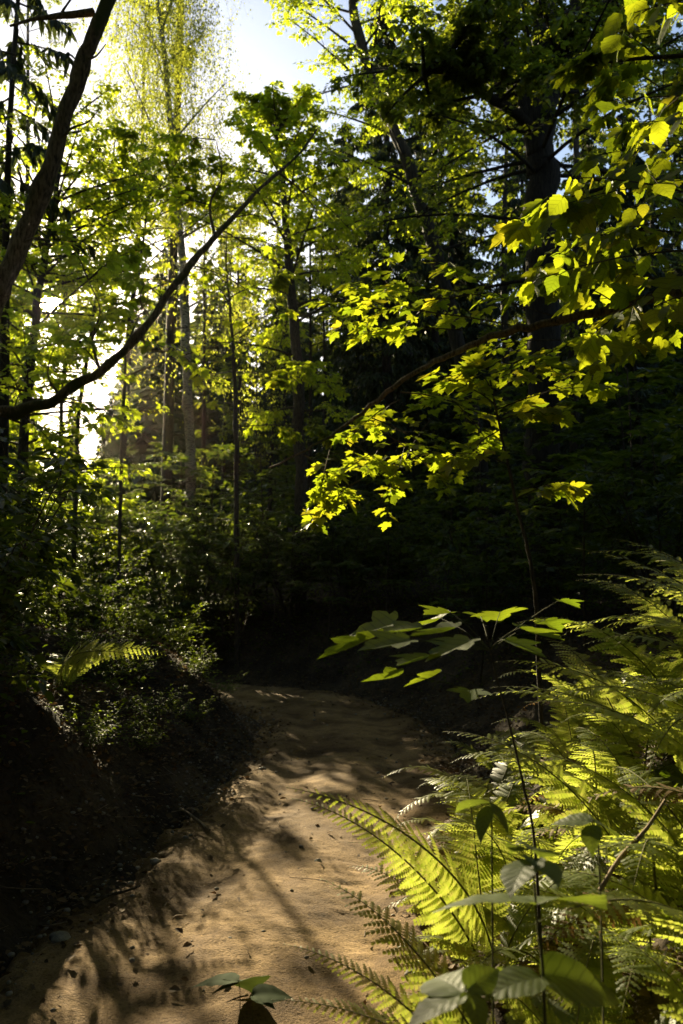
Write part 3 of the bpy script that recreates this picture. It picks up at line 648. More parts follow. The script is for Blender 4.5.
sprays(o, [((560, 318, 4.9), (400, 280, 5.4)), ((510, 325, 5.1), (340, 305, 5.6)), ((470, 295, 5.3), (335, 325, 5.6)), ((462, 330, 5.4), (360, 335, 5.7)), ((520, 310, 5.2), (430, 255, 5.5)), ((440, 300, 5.5), (350, 285, 5.8))],
       6, 5, 'maple', .092, M['maple'], .28, .14)
sprays(o, [((400, 392, 5.5), (480, 410, 5.8)), ((430, 380, 5.5), (490, 440, 5.9)), ((372, 418, 5.6), (440, 455, 5.8)), ((345, 440, 5.7), (400, 480, 5.8)), ((330, 450, 5.7), (318, 505, 5.8)), ((380, 430, 5.6), (450, 485, 5.7)), ((400, 440, 5.6), (330, 480, 5.7)),
           ((305, 455, 5.7), (350, 500, 5.9)), ((400, 400, 5.6), (350, 435, 5.8)), ((430, 420, 5.8), (380, 500, 5.9)), ((360, 480, 5.8), (310, 520, 5.8)), ((470, 380, 5.9), (420, 400, 6.1)), ((500, 430, 5.7), (450, 470, 5.9)), ((420, 460, 6), (350, 465, 6.2)), ((600, 340, 5.2), (500, 370, 5.5)), ((640, 350, 5.2), (560, 375, 5.4)), ((560, 340, 5.6), (470, 350, 5.9))],
       6, 5, 'maple_flat', .088, M['maple'], .22, .08)
# slim sapling under the arching branch
t = [on_ground(at(540, 640, 5.2)[0], 5.2), at(535, 595, 5.2), at(520, 520, 5.2), at(508, 465, 5.2), at(496, 410, 5.2), at(490, 380, 5.2)]
o = build_tree('maple_sapling', 'thin crooked maple sapling on the right slope under the arching branch', 'tree', None, t, [.014, .013, .011, .010, .008, .005], None, None, None, M['bark'])
sprays(o, [((496, 405, 5.2), (440, 375, 5.2)), ((494, 395, 5.2), (470, 360, 5.1)), ((492, 395, 5.2), (560, 360, 5.2)), ((496, 410, 5.2), (600, 380, 5.3)), ((500, 420, 5.2), (560, 410, 5.0)), ((508, 465, 5.2), (450, 450, 5.0)), ((515, 500, 5.2), (570, 480, 5.1))],
       5, 4, 'maple_flat', .115, M['maple'], .3, .4)
# near ovate-leaved tree, trunk outside the frame on the right
t = [on_ground(2.5, 2.4), np.array([2.45, 2.4, 1.9]), np.array([2.35, 2.4, 3.4]), np.array([2.2, 2.3, 5.2])]
o = build_tree('elm_tree', 'near tree with large oval yellow-green leaves hanging in at the top right corner', 'tree', None, t, [.07, .065, .05, .02], limbs_on(t, 4, .93, 1, .7, .5, .8, 1.1),
    dict(n1=4, n2=4, nl=4, tm='ovate_wide', size=.08), M['maple'], M['bark'], limb_r=.015)
sprays(o, [((760, 10, 2.4), (630, 5, 2.3)), ((760, -40, 2.4), (610, -25, 2.3)), ((760, 110, 2.5), (620, 95, 2.5))], 4, 3, 'ovate_wide', .078, M['maple'], .45, .8, .4)
sprays(o, [((740, 210, 2.9), (560, 170, 3.0)), ((720, 250, 2.8), (530, 275, 3.1)), ((740, 300, 2.9), (650, 300, 2.8))], 3, 3, 'ovate_wide', .085, M['maple'], .45, .9, .38)

# ------------------------------------------------------------------ understorey shrubs and saplings (shared kinds)
def shrub_proto(kind):
    mbB, mbL = MB(), MB()
    if kind == 0:      # hazel-like bush
        S = np.zeros((11, 3)); a = np.arange(11) * 2.4; H = rng.uniform(.8, 1.7, 11)
        S[:, 0] = .08 * np.cos(a); S[:, 1] = .08 * np.sin(a); sp_ = rng.uniform(.3, .75, 11)
        E_ = S + np.stack([np.cos(a) * sp_, np.sin(a) * sp_, H], 1); Mm = S * .5 + E_ * .5 + UP * .15
        C = (S, Mm, E_); twig_tubes(mbB, C, .011, .3); tw = sub(C, 8, .25, 1, .42, .9, .6, .15); twig_tubes(mbB, tw, .004, .4, 3)
        w2 = sub(tw, 5, .2, 1, .5, .8, .7, .1); leaves_on(mbL, w2, 5, 'diamond', .075, cull=False)
    elif kind == 1:    # sapling with flat leaf layers
        S = np.zeros((1, 3)); E_ = np.array([[.12, .05, 2.1]]); C = (S, (S + E_) / 2 + np.array([[.08, -.05, 0]]), E_); twig_tubes(mbB, C, .014, .4, 6, 5)
        L = limbs_on([(0, 0, 0), (.08, 0, 1), (.12, .05, 2.1)], 13, .3, 1, .9, .5, .1, .35)
        twig_tubes(mbB, L, .006, .4); w2 = sub(L, 7, .2, 1, .45, .85, .9, .08); leaves_on(mbL, w2, 6, 'maple_flat', .10, tilt=.2, droop=.2, cull=False)
    else:              # low bank bush, small glossy leaves
        S = np.zeros((16, 3)); a = np.arange(16) * 2.4; S[:, 0] = .25 * np.cos(a * 1.7); S[:, 1] = .25 * np.sin(a * 1.3); sp_ = rng.uniform(.2, .6, 16)
        E_ = S + np.stack([np.cos(a) * sp_, np.sin(a) * sp_, rng.uniform(.3, .75, 16)], 1); C = (S, S * .5 + E_ * .5 + UP * .12, E_); twig_tubes(mbB, C, .006, .4)
        tw = sub(C, 8, .15, 1, .5, .8, .6, .1); leaves_on(mbL, tw, 8, 'diamond', .05, cull=False, tilt=.3, droop=.2)
    return mbB, mbL
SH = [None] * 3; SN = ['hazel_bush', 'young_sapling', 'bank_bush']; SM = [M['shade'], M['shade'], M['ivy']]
def put_shrub(kind, x, y, s_, label, group):
    if SH[kind] is None:
        o = thing(SN[kind], on_ground(x, y, -.02), label, ['bush', 'sapling', 'bush'][kind], group)
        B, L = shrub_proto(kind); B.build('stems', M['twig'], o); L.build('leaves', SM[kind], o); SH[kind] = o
    else:
        o = copy_tree(SH[kind]); o.location = on_ground(x, y, -.02)
        tag(o, label, ['bush', 'sapling', 'bush'][kind], group)
    o.rotation_euler = (0, 0, random.uniform(0, 6.28)); o.scale = (s_, s_, s_ * random.uniform(.9, 1.1))
    return o
G1, G2, G3 = 'bushes in the shade of the wood', 'saplings with layered leaves', 'low bushes on the left bank'
# left bank (dark mass near, lit crest further)
for (x, y, s_, lab) in [(-1.85, 3.3, .9, 'black shaded bush on the left bank nearest the camera'), (-2.05, 4.1, .95, 'black bush on the left bank above the litter slope'), (-2.35, 5.0, 1.0, 'shaded bush on the left bank below the arching trunk'),
                    (-2.7, 5.8, 1.2, 'dark bush cut by the left edge above the bank'), (-3.3, 7.0, 1.3, 'dark bush at the foot of the arching trunk'), (-3.9, 9.2, .8, 'bush behind the bank crest under the sun, backlit'), (-4.9, 10.5, 1.5, 'backlit bush far left between the bank and the spruce')]:
    put_shrub(0, x, y, s_, lab, G1)
for (x, y, s_, lab) in [(-2.75, 8.2, 1.1, 'glossy leaved low bush shining on the crest of the left bank'), (-2.35, 7.5, .8, 'low bush just below the shining bank crest'), (-1.95, 7.2, .6, 'low bush halfway down the bank beside the bank fern'), (-1.75, 8.2, .7, 'low bush on the bank above the inner path bend'),
                    (-1.85, 9.0, .6, 'smallest low bush at the tip of the bank by the bend'), (-2.3, 8.6, .9, 'low bush behind the bank crest near the bend'), (-1.6, 5.3, .5, 'low bush on the steep dirt face of the bank'), (-3.0, 9.4, .9, 'low bush at the back of the bank over the far path'), (-1.5, 6.4, .5, 'sprawling low bush with sun-flecked leaves above the litter')]:
    put_shrub(2, x, y, s_, lab, G3)
for q, (x, y, s_) in enumerate([(-1.30, 8.6, .42), (-1.45, 8.0, .5), (-1.9, 10.0, .6), (-1.35, 7.3, .36), (-1.42, 5.9, .36)]):
    put_shrub(2, x, y, s_, 'tiny bush on the crumbling bank rim, ' + ['above the narrow of the path', 'a step before the inner corner', 'furthest round the bend', 'halfway along the rim', 'nearest the camera'][q], G3)
k = 0
def free(x, y, top):
    u = np.array([x, y, 0]) @ U_; v = np.array([x, y, gz(x, y) + top]) @ V_
    return not (-.3 < u < 4.2 and v > -1.4)
bg_s = [(1, -1.2, 13.8, .9), (1, -.2, 13.2, 1.0), (1, .7, 12.6, 1.1), (1, 1.5, 11.8, 1.1), (0, 1.9, 10.6, 1.0), (1, 1.6, 9.4, .95), (0, 2.4, 9.0, 1.2), (1, 2.6, 11.4, 1.3), (1, 2.3, 7.6, .9), (0, 3.0, 7.4, 1.1), (1, 3.4, 9.6, 1.4), (0, 4.2, 8.2, 1.3), (1, 4.0, 11.0, 1.5),
        (0, .2, 14.8, 1.2), (0, -1.8, 15.2, 1.2), (1, -3.0, 14.6, .9), (1, -4.4, 14.4, 1.0), (0, -5.8, 15.6, 1.2), (1, -2.6, 16.6, 1.3), (0, 1.2, 16.0, 1.4), (1, 2.4, 14.4, 1.5), (0, 3.6, 13.4, 1.5), (1, 5.0, 13.0, 1.7), (0, 5.6, 10.4, 1.6), (1, 6.2, 12.6, 1.8), (0, 7.4, 14.6, 1.8),
        (1, -.8, 17.4, 1.4), (0, -7.4, 17.0, 1.5), (1, 4.6, 16.4, 1.9), (0, 6.6, 17.6, 1.8), (1, 8.6, 17.4, 2.0), (0, 2.8, 18.4, 1.7), (1, -4.0, 18.8, 1.5), (1, 3.3, 6.3, .9), (0, 4.3, 6.4, 1.1), (1, -8.8, 14.9, 1.4), (0, -10.2, 18.2, 1.6), (0, -6.6, 20.5, 1.7), (0, -2.2, 21.5, 1.7), (0, .8, 21, 1.8)]
bg_s += [(0, -4.6, 13.9, 1.4), (0, -3.6, 13.7, 1.4), (0, -2.7, 13.6, 1.45), (0, -1.9, 13.9, 1.4), (0, -.9, 14.2, 1.4), (0, .1, 13.6, 1.2), (0, -3.1, 14.6, 1.5), (0, -2.2, 14.9, 1.5), (0, -4.1, 14.8, 1.5), (0, -6.3, 11.6, 1.7), (0, -7.2, 13.4, 2.0), (0, -5.9, 13.0, 1.8), (1, -3.2, 15.4, 1.2), (1, -1.4, 15.2, 1.3), (0, .9, 13.4, 1.1), (0, -5.2, 12.0, .9), (0, -3.9, 10.6, .7), (1, -4.8, 16.4, 1.2)]
bg_s.sort(key=lambda q: q[1] / q[2]); cnt = {0: 0, 1: 0}
where = ['behind the left bank', 'beyond the path bend', 'past the outer edge of the bend', 'on the dark slope behind the ferns', 'high on the right slope']
wcount = {}
for (kd, x, y, s_) in bg_s:
    a_ = x / y; wi = 0 if a_ < -.28 else 1 if a_ < -.04 else 2 if a_ < .12 else 3 if a_ < .3 else 4
    c_ = wcount.get((kd, wi), 0); wcount[(kd, wi)] = c_ + 1
    put_shrub(kd, x, y, s_, f"{'shaded bush' if kd == 0 else 'shaded flat-leaved sapling'} {where[wi]}, {ordinal(c_)} from the camera", G1 if kd == 0 else G2)

# ------------------------------------------------------------------ ferns
def frond_mesh(L, npin, maxw, arch, npl, seed, lean=1.25):
    r = np.random.default_rng(seed); mbR, mbL = MB(), MB()
    ts = np.linspace(0, 1, 30); ang = lean - arch * ts**1.25; step = L / 29
    py = np.concatenate([[0], np.cumsum(np.cos(ang[:-1]) * step)]); pz = np.concatenate([[0], np.cumsum(np.sin(ang[:-1]) * step)])
    px = .05 * L * np.sin(ts * 2.2 + seed) * ts
    Pc = np.stack([px, py, pz], 1); tube(mbR, Pc, np.linspace(.0045, .0008, 30) * (L / .9), 5)
    V = []; Q = []
    Tn = norm(np.gradient(Pc, axis=0))
    for i in range(npin):
        t = .16 + .835 * (i / (npin - 1))
        prof = min(1., ((t - .10) / .22)) ** .7 * (1 - ((t - .3) / .705 if t > .3 else 0) ** 1.35)
        w = maxw * max(.05, prof)
        for sd in (-1, 1):
            tt = min(.999, t + (.008 if sd > 0 else 0)); j = tt * 29; j0 = int(j); f = j - j0
            p = Pc[j0] * (1 - f) + Pc[min(29, j0 + 1)] * f; T = Tn[j0]; Sd = np.array([1., 0, 0]) * sd; Nn = np.cross(np.array([1., 0, 0]), T)
            a = .28 + .35 * t + r.normal(0, .06)
            D = Sd * math.cos(a) + T * math.sin(a) + Nn * (r.normal(.02, .10)); D /= np.linalg.norm(D); B = np.cross(Nn, D); B /= np.linalg.norm(B)
            np_ = max(3, int(npl * w / maxw + .5)); dr = r.uniform(.10, .3)
            for k in range(np_):
                f0 = k / np_; f1 = (k + 1.0) / np_; wl = w * .19 * (1 - f0 ** 1.6 * .85) * (1 if k else .8)
                c0 = p + D * w * f0 - Nn * dr * w * f0 * f0; c1 = p + D * w * f1 - Nn * dr * w * f1 * f1
                for s2 in (-1, 1):
                    m = len(V); tipv = c0 * .35 + c1 * .65 + B * s2 * wl + D * w * .25 / np_ - Nn * wl * .25
                    V += [c0, c0 * .8 + c1 * .2 + B * s2 * wl * .8 - Nn * wl * .05, tipv, c0 * .05 + c1 * .95 + B * s2 * wl * .25, c1]
                    Q.append([m, m + 1, m + 2, m + 3, m + 4])
    mbL.add(np.array(V), [np.array(Q)])
    return mbR, mbL
FR = []
for q, (L, npin, mw, arch, npl) in enumerate([(.95, 30, .15, 1.35, 11), (.85, 28, .14, 1.6, 11), (1.05, 32, .16, 1.15, 12), (.75, 26, .13, 1.75, 10), (.9, 30, .13, 1.95, 10), (.6, 22, .10, 1.3, 9), (1.0, 34, .125, .60, 11), (.7, 20, .10, 1.5, 8), (1.3, 40, .14, 1.55, 12)]):
    FR.append(frond_mesh(L, npin, mw, arch, npl, q + 3, (1.0 if q == 6 else 1.42 if q == 8 else 1.25)))
FROBJ = [None] * len(FR)
def frond(parent, k, loc, rot, s_):
    if FROBJ[k] is None:
        a, b_ = FR[k]; o = b_.build('frond', M['fern'] if k != 7 else M['deadfrond'], parent); r_ = a.build('stalk', M['rachis'], o); FROBJ[k] = o
        if k == 7: o['label'] = 'withered brown frond'
    else:
        o = copy_tree(FROBJ[k], parent)
    o.location = loc; o.rotation_euler = rot; o.scale = (s_,) * 3
    return o
GF = 'ferns massed on the right bank'
def fern(x, y, s_, label, n=8, az=None, spread=6.28, lift=0, kinds=(0, 1, 2, 3, 4)):
    n = max(5, n - 2); b = on_ground(x, y, -.02); b[2] += lift
    o = thing('fern', b, label, 'fern', GF)
    for i in range(n):
        a = (i / n * 6.28 + random.uniform(-.3, .3)) if az is None else az + spread * ((i + .5) / n - .5) + random.uniform(-.12, .12)
        frond(o, random.choice(kinds), (.03 * math.cos(a), .03 * math.sin(a), 0), (random.uniform(-.30, .02), random.uniform(-.2, .2), a - math.pi / 2), s_ * random.uniform(.8, 1.1))
    for i in range(2):
        frond(o, 7, (0, 0, 0), (random.uniform(-.75, -.5), random.uniform(-.5, .5), random.uniform(0, 6.28)), s_ * random.uniform(.7, 1.0))
    return o
ferns = [(.56, 2.62, .55, 'small fern filling the sandy edge under the big toothed frond', 7), (.62, 3.35, .6, 'small fern at the path edge just beyond the big toothed frond', 7), (1.75, 2.2, 1.1, 'fern on the bare upper bank outside the right corner', 8), (2.2, 2.9, 1.2, 'fern behind the rightmost ones on the upper bank', 8), (1.62, 3.05, 1.3, 'fern whose bowed top frond is highest of all at the right edge', 10), (1.95, 3.9, 1.3, 'tall fern behind the highest one at the right edge', 10), (.95, 3.9, 1.0, 'fern between the path-side pair and the half-lit one', 9), (1.55, 4.2, 1.15, 'bright fern at mid height near the right edge, seen above the middle ferns', 9), (1.3, 3.4, 1.1, 'sunlit fern right behind the lush middle fern', 9), (1.5, 2.9, 1.1, 'sunlit fern between the lush middle fern and the right edge', 9),
         (1.8, 3.2, 1.2, 'fern rising at the right edge under the topmost frond', 9), (1.05, 4.7, .95, 'slender fern behind the maple seedling stem', 8), (.8, 3.05, .9, 'low fern directly behind the long toothed frond', 8), (1.25, 2.6, 1.0, 'fern above the slanting reddish dead branch', 9),
         (.72, 2.3, .7, 'small fern below the long toothed frond that reaches over the path', 6), (.55, 2.15, .9, 'shadowed fern low at the path edge, its grey-green fronds over the sand', 7),
         (.72, 3.5, .95, 'fern beside the path behind the front fern', 8), (.80, 4.4, .95, 'fern at the path edge below the layered maple seedling', 8), (.95, 5.3, .9, 'farthest fern along the right path edge', 8),
         (1.15, 3.0, 1.1, 'lush fern in the middle of the bank, right of the brown stem', 9), (1.25, 4.0, 1.1, 'fern behind the lush middle fern, half lit', 9), (1.45, 5.0, 1.0, 'pale lit fern at the back of the bed in front of the dark slope', 9),
         (1.55, 3.4, 1.2, 'tall sunny fern cut by the right edge with fronds arching above the others', 9), (1.15, 2.3, 1.0, 'fern at lower right lit yellow-green above the broad leaves', 9), (1.65, 2.7, 1.15, 'fern at the right edge below the tall sunny one', 9),
         (1.85, 4.3, 1.2, 'high fern at the right edge whose frond tip stands against the dark wood', 9), (.98, 1.85, .8, 'small fern in the bottom right corner', 8), (2.1, 3.6, 1.25, 'tallest fern at the right edge, topmost frond bowed leftward', 9),
         (1.75, 5.6, 1.0, 'dim fern in the back row under the thin sapling', 8), (1.0, 2.7, .85, 'fern tucked between the front fern and the lush middle fern', 8), (1.4, 2.05, .8, 'fern in the right corner behind the small one', 8), (2.3, 5.0, 1.1, 'shaded fern on the upper slope', 8), (1.2, 6.2, .8, 'small shaded fern near the bend on the right edge', 7)]
for f in ferns: fern(*f)
o = thing('fern', on_ground(1.72, 2.8, 0), 'fern with one long frond bowing left against the dark wood at the right edge', 'fern', GF)
for (k_, az_, s_, ro) in [(0, 3.05, 1.32, -.15), (2, 2.7, 1.2, -.1), (0, 3.5, 1.2, .1), (2, 2.2, 1.3, 0), (0, 4.2, 1.1, 0), (1, 1.5, 1.2, 0), (1, .4, 1.2, 0), (1, 5.2, 1.1, 0)]: frond(o, k_, (0, 0, 0), (0, ro, az_ - math.pi / 2), s_)
b = on_ground(at(70, 600, 6.5)[0], 6.5, -.02)
o = thing('fern', b, 'fern on the left bank with one bright sunlit frond drooping to the right', 'fern')
for (k_, az_, s_, ro) in [(4, -.35, 1.5, .85), (4, -.1, 1.35, .75), (1, .9, .8, 0), (3, 2.2, .9, 0), (0, 3.4, .7, .1), (4, 4.6, .8, 0), (1, -.9, .75, 0)]: frond(o, k_, (0, 0, 0), (.05 if s_ > 1 else -.1, ro, az_ - math.pi / 2), s_)
# the front fern whose frond lies out over the path
def aimed(parent, k, az, s_, roll=0, tilt=0): return frond(parent, k, (0, 0, 0), (tilt, roll, az - math.pi / 2), s_)
o = thing('fern', on_ground(.54, 3.0, .08), 'fern with one long sunlit toothed frond lying across the path edge', 'fern', GF)
aimed(o, 8, 3.08, .98, -.5, .16); aimed(o, 8, 2.7, .85, -.4, .05); aimed(o, 1, 2.5, .9, -.2); aimed(o, 2, 1.6, .9); aimed(o, 3, 3.9, .8, .2); aimed(o, 4, .6, .9); aimed(o, 1, -.9, .8)
o = thing('fern', on_ground(.46, 2.3, -.02), 'fern whose shaded fronds spread low over the sand at bottom centre', 'fern', GF)
aimed(o, 8, 3.15, .72, -.35, -.05); aimed(o, 8, 2.8, .72, -.3, .0); aimed(o, 8, 3.5, .64, -.25, -.1); aimed(o, 3, 2.2, .8); aimed(o, 1, 1.0, .8); aimed(o, 5, .2, .9)

# ------------------------------------------------------------------ layered maple seedling in the fern bed
t = [on_ground(at(545, 900, 2.5)[0], 2.5), at(535, 850, 2.5), at(524, 790, 2.5), at(512, 735, 2.5), at(500, 690, 2.5), at(490, 650, 2.5), at(486, 625, 2.5)]
o = build_tree('maple_seedling', 'young maple with one flat umbrella of wide leaves on a thin brown stem', 'sapling', None, t, [.0045, .0045, .004, .0035, .003, .003, .002], None, None, None, M['twig'])
mbL = MB(); mbB = MB()
for (px, py, d, sz, a) in [(420, 628, 2.5, .17, 3.1), (395, 622, 2.6, .16, 2.8), (470, 640, 2.3, .17, 3.6), (520, 628, 2.6, .15, .3), (450, 612, 2.75, .15, 2.2), (545, 620, 2.8, .13, .8), (430, 655, 2.35, .14, 3.9), (400, 675, 2.4, .12, 3.4), (500, 612, 2.8, .15, 1.4), (380, 634, 2.4, .14, 3.3), (470, 690, 2.45, .12, 4.5), (440, 672, 2.5, .12, 3.0), (560, 600, 2.9, .09, .5), (365, 640, 2.35, .15, 3.0), (410, 640, 2.2, .16, 3.5), (455, 628, 2.45, .17, 2.6), (505, 640, 2.35, .15, 5.6), (440, 618, 2.9, .14, 2.0), (480, 615, 3.0, .14, 1.2)]:
    P = at(px + 20 * 0, py, d); D = np.array([[math.cos(a), math.sin(a), random.uniform(-.35, -.02)]])
    place(mbL, 'maple_flat', P[None], D, UP[None] + np.array([[0, -.06, 0]]) + rng.normal(0, .20, (1, 3)), sz * random.uniform(.85, 1.1))
    A = at(490, 650, 2.5) if py < 660 else at(502, 700, 2.5); twig_tubes(mbB, one(A, (A + P) / 2 + UP * .02, P), .0018, .7)
mbL.build('leaves', M['seedling'], o, o.location); mbB.build('leaf_stalks', M['stem'], o, o.location)

# ------------------------------------------------------------------ broad-leaved herbs at the bottom
def herb(name, label, catg, stem, leaves, group=None, r=.004, tm='ovate', m=None):
    o = thing(name, stem[0], label, catg, group)
    mb = MB(); tube(mb, smooth_poly(stem, 12), np.linspace(r, r * .5, 12), 6); mb.build('stem', M['stem'], o, o.location, True)
    for (root_, tip, roll, sz) in leaves:
        A, B = np.array(root_), np.array(tip); mb = MB(); D = (B - A); L = np.linalg.norm(D)
        X = norm(np.cross(D, UP)); N = np.cross(X, D); N = N / np.linalg.norm(N) + X * roll
        place(mb, tm, A[None], D[None], N[None], L if sz is None else sz)
        lf = mb.build('leaf', m or M['herb'], o, o.location)
        mod = lf.modifiers.new('s', 'SUBSURF'); mod.levels = mod.render_levels = 1
    return o
g0 = on_ground(at(450, 1100, 1.55)[0], 1.55)
herb('nettle_plant', 'broad toothed grey-green leaves in a rosette at the bottom edge beside the path', 'plant', [g0, at(462, 1050, 1.55), at(466, 985, 1.55)],
     [(at(464, 995, 1.55), at(402, 1012, 1.5), .2, None), (at(468, 992, 1.55), at(486, 1030, 1.48), -.25, None), (at(466, 990, 1.56), at(500, 962, 1.6), .5, None), (at(464, 995, 1.55), at(425, 960, 1.7), -.2, None)], r=.003)
g0 = on_ground(at(545, 1150, 1.6)[0], 1.6)
herb('tall_herb', 'tall herb with paired dark broad leaves on a straight green stem, bottom right', 'plant', [g0, at(545, 1024, 1.6), at(538, 930, 1.6), at(531, 848, 1.6)],
     [(at(540, 975, 1.6), at(630, 984, 1.62), .3, None), (at(541, 978, 1.6), at(484, 984, 1.55), -.1, None), (at(536, 905, 1.6), at(436, 885, 1.62), .25, None), (at(536, 905, 1.6), at(600, 880, 1.75), -.3, None),
      (at(532, 860, 1.6), at(505, 880, 1.5), .3, None), (at(532, 858, 1.6), at(562, 872, 1.5), -.3, None), (at(531, 850, 1.6), at(545, 838, 1.75), .2, None), (at(531, 850, 1.6), at(512, 840, 1.7), .2, None), (at(543, 985, 1.6), at(520, 960, 1.8), .2, None)], r=.004)
g0 = on_ground(at(597, 900, 1.9)[0], 1.9)
herb('broad_herb', 'herb with dark heart-shaped leaf hanging among the ferns right of the brown stem', 'plant', [g0, at(600, 880, 1.9), at(592, 820, 1.9)],
     [(at(592, 825, 1.9), at(590, 852, 1.85), .3, None), (at(592, 822, 1.9), at(622, 828, 1.95), .2, None), (at(592, 822, 1.9), at(550, 815, 1.95), -.2, None)], r=.003)
g0 = on_ground(at(488, 900, 2.1)[0], 2.1)
herb('broad_herb', 'herb with one dark drooping leaf in front of the sunlit toothed frond', 'plant', [g0, at(492, 850, 2.1), at(490, 800, 2.1)],
     [(at(490, 806, 2.1), at(474, 838, 2.05), .4, None), (at(490, 803, 2.1), at(515, 830, 2.05), -.3, None), (at(490, 802, 2.1), at(455, 800, 2.2), .2, None)], r=.003)
g = at(240, 1000, 2.85); g0 = np.array([g[0], 2.85, .02])
herb('path_seedling', 'small seedling with a few dull green leaves growing from the sunny sand', 'plant', [g0, at(240, 993, 2.85), at(238, 980, 2.85)],
     [(at(238, 982, 2.85), at(192, 974, 2.9), .1, None), (at(238, 982, 2.85), at(252, 972, 3.1), -.1, None), (at(238, 984, 2.85), at(208, 988, 2.85), .2, None)], r=.002, m=M['dull'])
g = at(254, 1000, 2.78); g0 = np.array([g[0], 2.78, .02])
herb('path_seedling', 'seedling with long leaf pointing right, beside the other seedling on the sand', 'plant', [g0, g0 * .5 + at(252, 994, 2.78) * .5, at(252, 994, 2.78)],
     [(at(252, 996, 2.78), at(293, 988, 2.82), .15, None), (at(252, 996, 2.78), at(276, 1002, 2.74), -.1, None)], r=.002, m=M['dull'])

# ------------------------------------------------------------------ sticks and stones
def stick(name, label, A, B, r, m):
    A, B = np.array(A), np.array(B); o = MB(); P = smooth_poly([A, A * .7 + B * .3 + UP * .01, A * .35 + B * .65 + np.array([.01, 0, .004]), B], 10)
    tube(o, P, np.linspace(r, r * .6, 10), 7, .3, 3)
    ob = o.build(name, m, None, P[0], True); return tag(ob, label, 'stick')
def gp(px, py, dz=.02):
    v = at(px, py, 1.) - CAM; t = (0.03 - CAM[2]) / v[2]; p = CAM + v * t; p[2] = max(gz(p[0], p[1]), .03) + dz; return p
stick('dead_branch', 'pale broken stick at the left edge of the sandy path', gp(180, 812), gp(208, 833), .012, M['wood'])
stick('dead_branch', 'short thin twig on the brightly lit sand', gp(172, 921, .005), gp(187, 916, .005), .004, M['wood'])
stick('dead_branch', 'dark twig lying in the litter below the bank', gp(95, 905, .01), gp(140, 892, .03), .007, M['bark'])
stick('fallen_branch', 'reddish brown dead branch slanting among the ferns at right', at(600, 890, 2.3), at(665, 800, 2.5), .007, M['wood'])
for (px, py, r, lab) in [(318, 862, .022, 'small stone on the middle of the lit path'), (155, 862, .03, 'stone at the litter edge left of the path'), (412, 975, .03, 'stone at the foot of the ferns by the path'), (230, 940, .016, 'little clod in the lit sand above the seedlings'), (262, 770, .035, 'grey stone on the shaded part of the path edge'), (60, 940, .05, 'dark stone in the litter at lower left')]:
    mb = MB(); p = gp(px, py, r * .15); rock(mb, p, r, px % 37, 3); tag(mb.build('stone', M['stone'], None, p, True), lab, 'stone', 'stones by the path')

# ------------------------------------------------------------------ unseen leaf mass added round and behind the viewer to block sky light
mbL = MB(); n = 0; CC = []
for q in range(3000):
    a = random.uniform(0, 6.28); r_ = random.uniform(3.2, 15); x_, y_ = math.cos(a) * r_, math.sin(a) * r_ - 2; z_ = random.uniform(.6, 11)
    if r_ < 5 and z_ < 3.4: continue
    dirc = np.array([x_, y_, z_ - 1.5]); 
    if y_ > .5 and abs(x_) < y_ * .62 + 1.2 and z_ < 3.2 + 1.05 * y_: continue           # nothing of this mass inside the view
    CC.append((x_, y_, z_))
CC = np.array(CC); P = np.repeat(CC, 36, 0) + rng.normal(0, .75, (len(CC) * 36, 3)) * np.array([1, 1, .6]); P = P[~((P[:, 1] > .3) & (np.abs(P[:, 0]) < P[:, 1] * .5 + .8) & (P[:, 2] < 2.2 + .92 * P[:, 1]))]
u = P @ U_; s = P @ S_; v = P @ V_
P = P[~((s > 4) & (u > -.3) & (u < 4.2) & (v > -2) & (v < 3))]
D = rng.normal(0, 1, P.shape); place(mbL, 'small', P, D, UP + rng.normal(0, .4, P.shape), rng.uniform(.2, .4, len(P)))
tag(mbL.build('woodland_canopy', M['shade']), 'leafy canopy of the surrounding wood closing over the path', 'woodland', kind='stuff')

# ------------------------------------------------------------------ thin volume added to stand in for the glare around the sun
hm = bpy.data.materials.new('haze'); hm.use_nodes = True; hn = hm.node_tree
for n_ in list(hn.nodes): hn.nodes.remove(n_)
ho = hn.nodes.new('ShaderNodeOutputMaterial'); pv = hn.nodes.new('ShaderNodeVolumePrincipled'); hn.links.new(pv.outputs[0], ho.inputs['Volume'])
pv.inputs['Color'].default_value = (1, .92, .75, 1); pv.inputs['Density'].default_value = .00009; pv.inputs['Anisotropy'].default_value = .90
mb = MB(); c = np.array([(x, y, z) for z in (-8, 34) for y in (-450, 450) for x in (-450, 450)], float)
mb.add(c, [[(0, 2, 3, 1), (4, 5, 7, 6), (0, 1, 5, 4), (2, 6, 7, 3), (0, 4, 6, 2), (1, 3, 7, 5)]])
tag(mb.build('haze', hm), 'thin golden haze in the sunlit wood', 'haze', kind='stuff')
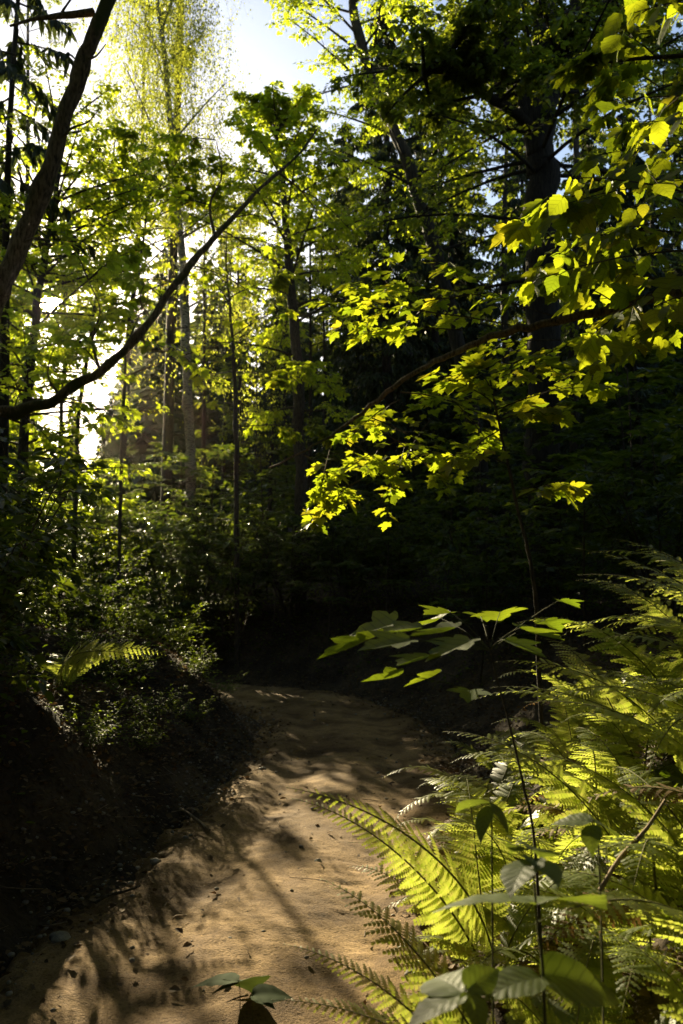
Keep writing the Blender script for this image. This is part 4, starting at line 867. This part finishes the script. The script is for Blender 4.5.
# ------------------------------------------------------------------ light, sky, camera
w_ = bpy.data.worlds.new('World'); sc.world = w_; w_.use_nodes = True; nt = w_.node_tree
bg = nt.nodes['Background']; sky = nd(nt, 'ShaderNodeTexSky', sky_type='NISHITA', sun_disc=False, sun_elevation=SUN_EL, sun_rotation=SUN_AZ)
sky.dust_density = .9; sky.air_density = 1.0
bg.inputs[1].default_value = .056; nt.links.new(sky.outputs[0], bg.inputs[0])
tc = nd(nt, 'ShaderNodeTexCoord'); dp = nd(nt, 'ShaderNodeVectorMath', operation='DOT_PRODUCT'); nt.links.new(tc.outputs['Generated'], dp.inputs[0]); dp.inputs[1].default_value = S_
mr = nd(nt, 'ShaderNodeMapRange'); mr.interpolation_type = 'SMOOTHERSTEP'; nt.links.new(dp.outputs['Value'], mr.inputs[0])
mr.inputs[1].default_value = math.cos(R(1.1)); mr.inputs[2].default_value = math.cos(R(.4)); mr.inputs[3].default_value = 0; mr.inputs[4].default_value = 40
b2 = nt.nodes.new('ShaderNodeBackground'); b2.inputs[0].default_value = (1, .78, .42, 1); nt.links.new(mr.outputs[0], b2.inputs[1])
ad = nt.nodes.new('ShaderNodeAddShader'); nt.links.new(bg.outputs[0], ad.inputs[0]); nt.links.new(b2.outputs[0], ad.inputs[1]); nt.links.new(ad.outputs[0], nt.nodes['World Output'].inputs[0])
sl = bpy.data.lights.new('sun', 'SUN'); sl.energy = 5; sl.angle = R(.53); sl.color = (1, .85, .54)
so = bpy.data.objects.new('sun', sl); COL.objects.link(so)
from mathutils import Vector
so.rotation_euler = Vector(S_).to_track_quat('Z', 'Y').to_euler(); so.location = (-6, 14, 12)
cd = bpy.data.cameras.new('camera'); co = bpy.data.objects.new('camera', cd); COL.objects.link(co); sc.camera = co
co.location = CAM; co.rotation_euler = (math.pi / 2 + PITCH, 0, 0); cd.sensor_fit = 'VERTICAL'; cd.sensor_height = 36; cd.sensor_width = 24; cd.lens = 28; cd.clip_end = 2000; cd.clip_start = .05
cd.dof.use_dof = True; cd.dof.focus_distance = 4.0; cd.dof.aperture_fstop = 3.2
sc.view_settings.view_transform = 'Standard'; sc.view_settings.look = 'None'; sc.view_settings.exposure = 1.95; sc.view_settings.gamma = 1
sc.render.engine = 'CYCLES'; cy = sc.cycles
cy.max_bounces = 4; cy.diffuse_bounces = 2; cy.glossy_bounces = 2; cy.transmission_bounces = 3; cy.transparent_max_bounces = 4; cy.use_denoising = True
